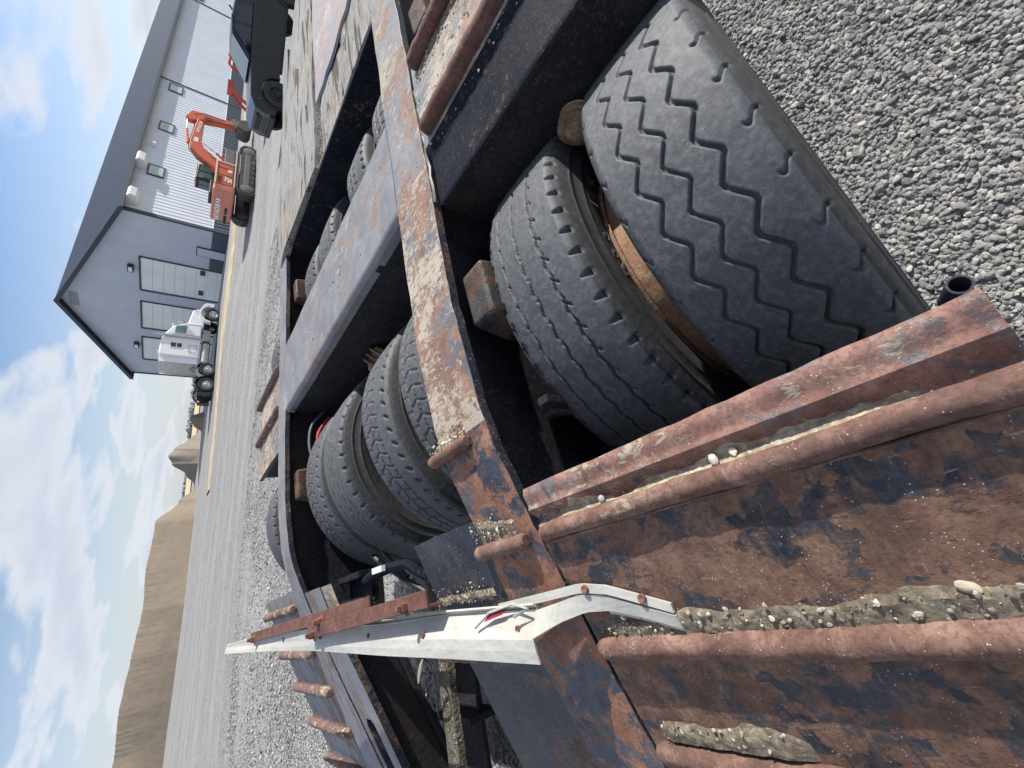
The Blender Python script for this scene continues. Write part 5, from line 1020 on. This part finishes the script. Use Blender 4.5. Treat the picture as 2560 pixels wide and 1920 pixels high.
for x in (-2.35, -3.62):
    a = [(x + .62 * cos(t), .56 + .66 * sin(t)) for t in lin(.25, pi - .6 if x < -3 else pi - .2, 12)]; b = [(x + .66 * cos(t), .56 + .70 * sin(t)) for t in lin(.25, pi - .6 if x < -3 else pi - .2, 12)]
    for y0, y1 in ((-1.25, -.65), (.65, 1.25)):
        m = MB(); m.prism(a + list(reversed(b)), y0, y1); m.build('rear_fender', M_SIL if x > -3 else M_CHD, tk)
for s in (-1, 1):
    road_wheel(tk, 2.55, s * 1.03, .52, .52, .30, .285, s, M_ALR, M_TYR, 10)
    for x in (-2.35, -3.62): road_wheel(tk, x, s * .95, .52, .52, .58, .285, s, M_ALR, M_TYR, 10)
    t = MB(); t.box(-4.35, -4.30, s * .95 - .3, s * .95 + .3, .15, .95); t.build('mud_flap', M_BK, tk)

# ---- dark pickup, local x forward, seen from its left side
M_PB = paint('dark blue pickup paint', (0.008, 0.013, 0.022), .22, .1, .03, .25)
fx, fy = 18.1, 11.6; bx, by = 21.25, 9.75; hd = math.atan2(fy - by, fx - bx); zf_, zr_ = gz(fx, fy), gz(bx, by)
pk = thing('pickup_truck', 'dark blue crew cab pickup parked beyond the front of the trailer', 'pickup', m=Matrix.Translation((fx - 1.83 * cos(hd), fy - 1.83 * sin(hd), (zf_ + zr_) / 2)) @ Matrix.Rotation(hd, 4, 'Z') @ Matrix.Rotation(-math.atan2(zf_ - zr_, 3.65), 4, 'Y') @ Matrix.Diagonal((1.0, 1.0, 1.07, 1)))
def arch(xc, r=.54, n=10): return [(xc + r * cos(t), .40 + r * sin(t)) for t in lin(0, pi, n)]
body = [(-2.95, .55), (-2.95, 1.28), (-2.85, 1.36), (-.95, 1.34), (.95, 1.30), (1.1, 1.28), (2.35, 1.20), (2.72, 1.05), (2.82, .75), (2.78, .45), (2.56, .40)] + arch(1.98) + [(1.4, .42), (-1.3, .42)] + arch(-1.83) + [(-2.35, .50)]
m = MB(); m.prism(body, -.98, .98); m.build('body', M_PB, pk, .07, 3)
gh = MB(); lo = [(-1.0, 1.33), (1.12, 1.30)]; hi = [(-.72, 1.86), (-.1, 1.91), (.28, 1.86)]
gh.add([(-1.0, -.90, 1.33), (1.15, -.90, 1.29), (.30, -.72, 1.87), (-.20, -.74, 1.91), (-.80, -.74, 1.86), (-1.0, .90, 1.33), (1.15, .90, 1.29), (.30, .72, 1.87), (-.20, .74, 1.91), (-.80, .74, 1.86)], [(0, 1, 2, 3, 4), (9, 8, 7, 6, 5), (0, 5, 6, 1), (1, 6, 7, 2), (2, 7, 8, 3), (3, 8, 9, 4), (4, 9, 5, 0)]); cbk = gh.build('cab', M_PB, pk, .06, 3)
def onside(pts, s, off=.012):
    """polygon on the sloping cab side"""
    V = []
    for x, z in pts:
        u = (z - 1.31) / .58; y = (.90 - .17 * u) * s + off * s; V.append((x, y, z))
    V += [(x, y - .02 * s, z) for x, y, z in V]; n = len(pts); return V, [tuple(range(n)), tuple(range(2 * n - 1, n - 1, -1))] + [(i, (i + 1) % n, (i + 1) % n + n, i + n) for i in range(n)]
for s in (1, -1):
    for pts in ([(.08, 1.36), (.88, 1.34), (.26, 1.79), (.08, 1.82)], [(-.02, 1.36), (-.02, 1.82), (-.60, 1.80), (-.72, 1.37)]):
        g = MB(); g.add(*onside(pts, s)); g.build('side_window', M_DGLASS, cbk)
    g = MB(); g.box(.62, .80, s * .95 if s > 0 else -1.2, 1.2 if s > 0 else -.95, 1.30, 1.50); g.build('mirror', M_PB, pk, .03)
    for x in (.98, .02, -.98):
        g = MB(); g.box(x, x + .012, s * .972, s * .985, .5, 1.28) if s > 0 else g.box(x, x + .012, -.985, -.972, .5, 1.28); g.build('door_seam', M_BK, pk)
    g = MB(); g.box(-1.2, 1.2, min(s * .90, s * 1.06), max(s * .90, s * 1.06), .36, .42); g.build('running_board', M_BK, pk, .01)
    g = MB(); g.add([(2.30, s * .95, 1.06), (2.72, s * .80, .98), (2.80, s * .66, .84), (2.36, s * .992, .92), (2.26, s * .90, 1.06), (2.62, s * .72, .98), (2.70, s * .6, .84), (2.3, s * .93, .92)], [(0, 1, 2, 3), (4, 5, 6, 7), (0, 1, 5, 4), (2, 3, 7, 6)]); g.build('headlight', M_CHR, pk)
    for x in (1.98, -1.83): road_wheel(pk, x, s * .86, .42, .46, .28, .26, s, M_BK, M_TYR, 6)
    for x in (.55, -.45):
        g = MB(); g.box(x - .12, x + .1, min(s * .98, s * 1.02), max(s * .98, s * 1.02), 1.08, 1.12); g.build('handle', M_PB, pk)
    ar = [(1.98 + .60 * cos(t), .40 + .60 * sin(t)) for t in lin(0, pi, 14)] + [(1.98 + .53 * cos(t), .40 + .53 * sin(t)) for t in lin(pi, 0, 14)]
    for dx in (0, -3.81):
        g = MB(); g.prism([(x + dx, z) for x, z in ar], min(s * .95, s * 1.01), max(s * .95, s * 1.01)); g.build('wheel_trim', M_BK, pk, .01)
g = MB(); g.add([(1.10, -.80, 1.33), (1.10, .80, 1.33), (.34, .66, 1.83), (.34, -.66, 1.83), (1.14, -.80, 1.34), (1.14, .80, 1.34), (.38, .66, 1.85), (.38, -.66, 1.85)], [(0, 1, 2, 3), (7, 6, 5, 4), (0, 4, 5, 1), (2, 6, 7, 3)]); g.build('windshield', glass_mat('pale windshield', (0.2, 0.27, 0.29), .05), cbk)
g = MB(); g.box(2.76, 2.80, -.62, .62, .60, .98)
for q in range(5): g.box(2.79, 2.835, -.60, .60, .64 + q * .075, .67 + q * .075)
g.build('grille', M_BK, pk, .005); g = MB(); g.box(2.70, 2.86, -.9, .9, .42, .58); g.build('bumper', M_BK, pk, .03)
g = MB(); g.tube([(-.5, .5, 1.9), (-.6, .5, 1.98)], .03, 6); g.build('roof_antenna', M_BK, pk)

# ---- piles of earth
def earth_mat(name, a, b):
    m = Mat(name); n = m.noise(0.8, 8, 0.68, 0.5); g = m.noise(0.5, 6, 0.6, 0.8, m.mapping((2.4, .5, .35)))
    c = m.mix(n, a, b); c = m.mix(m.step(g, 0.35, 0.7, 0, .22), c, tuple(x * .72 for x in a)); c = m.mix(m.math('MULTIPLY', m.step(m.voro(1.2), .12, .08), .6), c, (0.10, 0.085, 0.07))
    return m.fin(c, .95, m.bump(m.math('ADD', n, g), .5, .08))
M_EARTH = earth_mat('brown subsoil', (0.150, 0.120, 0.088), (0.235, 0.190, 0.142)); M_EARTH2 = earth_mat('grey brown subsoil', (0.15, 0.130, 0.105), (0.245, 0.215, 0.175))
def pile(name, label, ridge, w0, w1, mat, seed, n=150, k=46, rough=.5, flutes=0.0, sink=.3):
    """ridge: list of (az, dist, height); a bank of heaped soil with its foot towards the camera"""
    V = []; ts = np.linspace(0, len(ridge) - 1.001, n)
    cx = cy = 0
    for t in ts:
        i = int(t); u = t - i; u2 = u * u * (3 - 2 * u); a, b = ridge[i], ridge[i + 1]; az = a[0] + (b[0] - a[0]) * u; d = a[1] + (b[1] - a[1]) * u; h = a[2] + (b[2] - a[2]) * u2
        for j in range(k):
            s = j / (k - 1) * 2 - 1; w = w0 if s < 0 else w1; dd = d + s * w * (0.25 + min(1, h / 2.5) * .85)
            x, y = dirv(az, dd); prof = max(0, 1 - abs(s) ** 1.15); hh = h * prof
            rgh = rough * (mnoise.fractal(Vector((x * .35, y * .35, seed)), .8, 2.1, 5)) * min(1, prof * 3) + (flutes * mnoise.noise((az * 5.5, s * 1.2, seed)) * (prof ** 2) * (1 if s < 0 else .5) if flutes else 0)
            hh = max(hh + rgh * min(1, h / 2), -.2); V.append((x, y, gz_fast(x, y) + hh - sink * (1 - prof)))
    F = [(i * k + j, i * k + j + 1, (i + 1) * k + j + 1, (i + 1) * k + j) for i in range(n - 1) for j in range(k - 1)]
    P = np.array(V); c = P.mean(0); c[2] = P[:, 2].min(); P -= c
    o = link(name, np_mesh(name, P, np.array(F)), mat, label=label, category='earth pile'); o.location = c; return o
_gx = np.linspace(-60, 60, 61); _gy = np.linspace(0, 120, 61); _G = ground_z(*np.meshgrid(_gx, _gy, indexing='ij'))
def gz_fast(x, y):
    a = min(max((x + 60) / 2, 0), 59.99); b = min(max(y / 2, 0), 59.99); i, j = int(a), int(b); u, v = a - i, b - j
    return float(_G[i, j] * (1 - u) * (1 - v) + _G[i + 1, j] * u * (1 - v) + _G[i, j + 1] * (1 - u) * v + _G[i + 1, j + 1] * u * v)
pile('earth_pile', 'long high bank of brown earth with a fluted crest at the yard edge', [(74.6, 60, .05), (76, 59, 1.4), (78, 58, 3.1), (82, 57, 3.25), (86, 56, 3.0), (90, 57, 3.3), (94, 59, 3.6), (97, 61, 3.5), (100, 63, 4.3), (106, 66, 4.2), (114, 70, 3.5), (120, 75, 1.0)], 5.5, 5, M_EARTH, 3, n=420, k=70, rough=.06, flutes=.045)
pile('earth_pile', 'smaller rounded heap of grey brown earth between the truck and the long bank', [(68.6, 70, .05), (69.5, 69, 1.0), (70.6, 68, 2.5), (71.3, 68, 2.95), (72.1, 68, 2.5), (73.3, 69, 1.0), (74.3, 70, .05)], 5, 4, M_EARTH2, 7, n=130, k=40, rough=.10)
pile('earth_pile', 'low dark heap of earth just behind the back of the white truck', [(66.4, 58, .05), (67.2, 58, 1.3), (68.0, 58, .9), (68.8, 59, .05)], 4, 3, M_EARTH, 17, n=50, k=24, rough=.15)

# ---- dry dirt strip by the hall, far fields, tree line
def ribbon(name, pts, w, mat, lift, **k):
    V = []; n = len(pts)
    for i, (x, y) in enumerate(pts):
        a = pts[max(i - 1, 0)]; b = pts[min(i + 1, n - 1)]; d = Vector((b[0] - a[0], b[1] - a[1])).normalized(); nn = Vector((-d.y, d.x))
        for j in range(7):
            q = (j / 6 - .5) * w * (1 + .25 * mnoise.noise((i * .35, j // 6 * 9.0, 2))); X, Y = x + nn.x * q, y + nn.y * q; V.append((X, Y, gz(X, Y) + lift - (.05 if j in (0, 6) else 0)))
    F = [(i * 7 + j, i * 7 + j + 1, (i + 1) * 7 + j + 1, (i + 1) * 7 + j) for i in range(n - 1) for j in range(6)]
    return link(name, np_mesh(name, np.array(V), np.array(F)), mat, kind='structure', **k)
M_SAND = plain('dry tan dirt', (0.40, 0.325, 0.225), .95, 0, .18, .02, .8)
ribbon('dirt_strip', [(8 + i * 1.1, 30.4 - .5 * sin(i * .35) * .5 + (0 if i < 24 else -(i - 24) * .12)) for i in range(44)], 2.0, M_SAND, .06)
M_FIELD = plain('stubble field', (0.52, 0.42, 0.25), .95, 0, .12, 0, .004); M_GREEN = plain('far green field', (0.16, 0.19, 0.12), .95, 0, .2, 0, .003)
V = []; azs = lin(40, 125, 60); dl = [88, 130, 200, 320, 520, 800]
for a in azs:
    for d in dl: x, y = dirv(a, d); V.append((x, y, gz(x, y) + .12 + (d - 88) * .0008))
F = [(i * 6 + j, i * 6 + j + 1, (i + 1) * 6 + j + 1, (i + 1) * 6 + j) for i in range(59) for j in range(5)]
link('stubble_field', np_mesh('field', np.array(V), np.array(F)), M_FIELD, kind='structure')
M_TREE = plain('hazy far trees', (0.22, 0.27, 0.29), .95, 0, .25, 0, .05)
tv = MB(); 
def tree_band(a0, a1, d, hmin, hmax, n):
    for _ in range(n):
        a = random.uniform(a0, a1); dd = d + random.uniform(-15, 15); x, y = dirv(a, dd); h = random.uniform(hmin, hmax); w = h * random.uniform(.45, .8); z0 = gz(x, y)
        bm = bmesh.new(); bmesh.ops.create_icosphere(bm, subdivisions=2, radius=1); sd_ = random.random() * 90
        for v in bm.verts: f = 1 + .5 * mnoise.noise(v.co * 1.7 + Vector((sd_, 0, 0))); v.co = Vector((v.co.x * w * f, v.co.y * w * f, h * .5 + v.co.z * h * .55 * f))
        tv.add([(v.co.x + x, v.co.y + y, v.co.z + z0) for v in bm.verts], [tuple(q.index for q in f.verts) for f in bm.faces]); bm.free()
tree_band(40, 69.5, 760, 4, 8, 160); tree_band(66.8, 69.2, 820, 3, 5.5, 30); tree_band(69, 80, 900, 2.5, 5, 120); tree_band(80, 125, 900, 3, 5, 200)
tv.build('tree_line', M_TREE, None, kind='stuff', label='hazy blue green trees along the far edge of the fields')
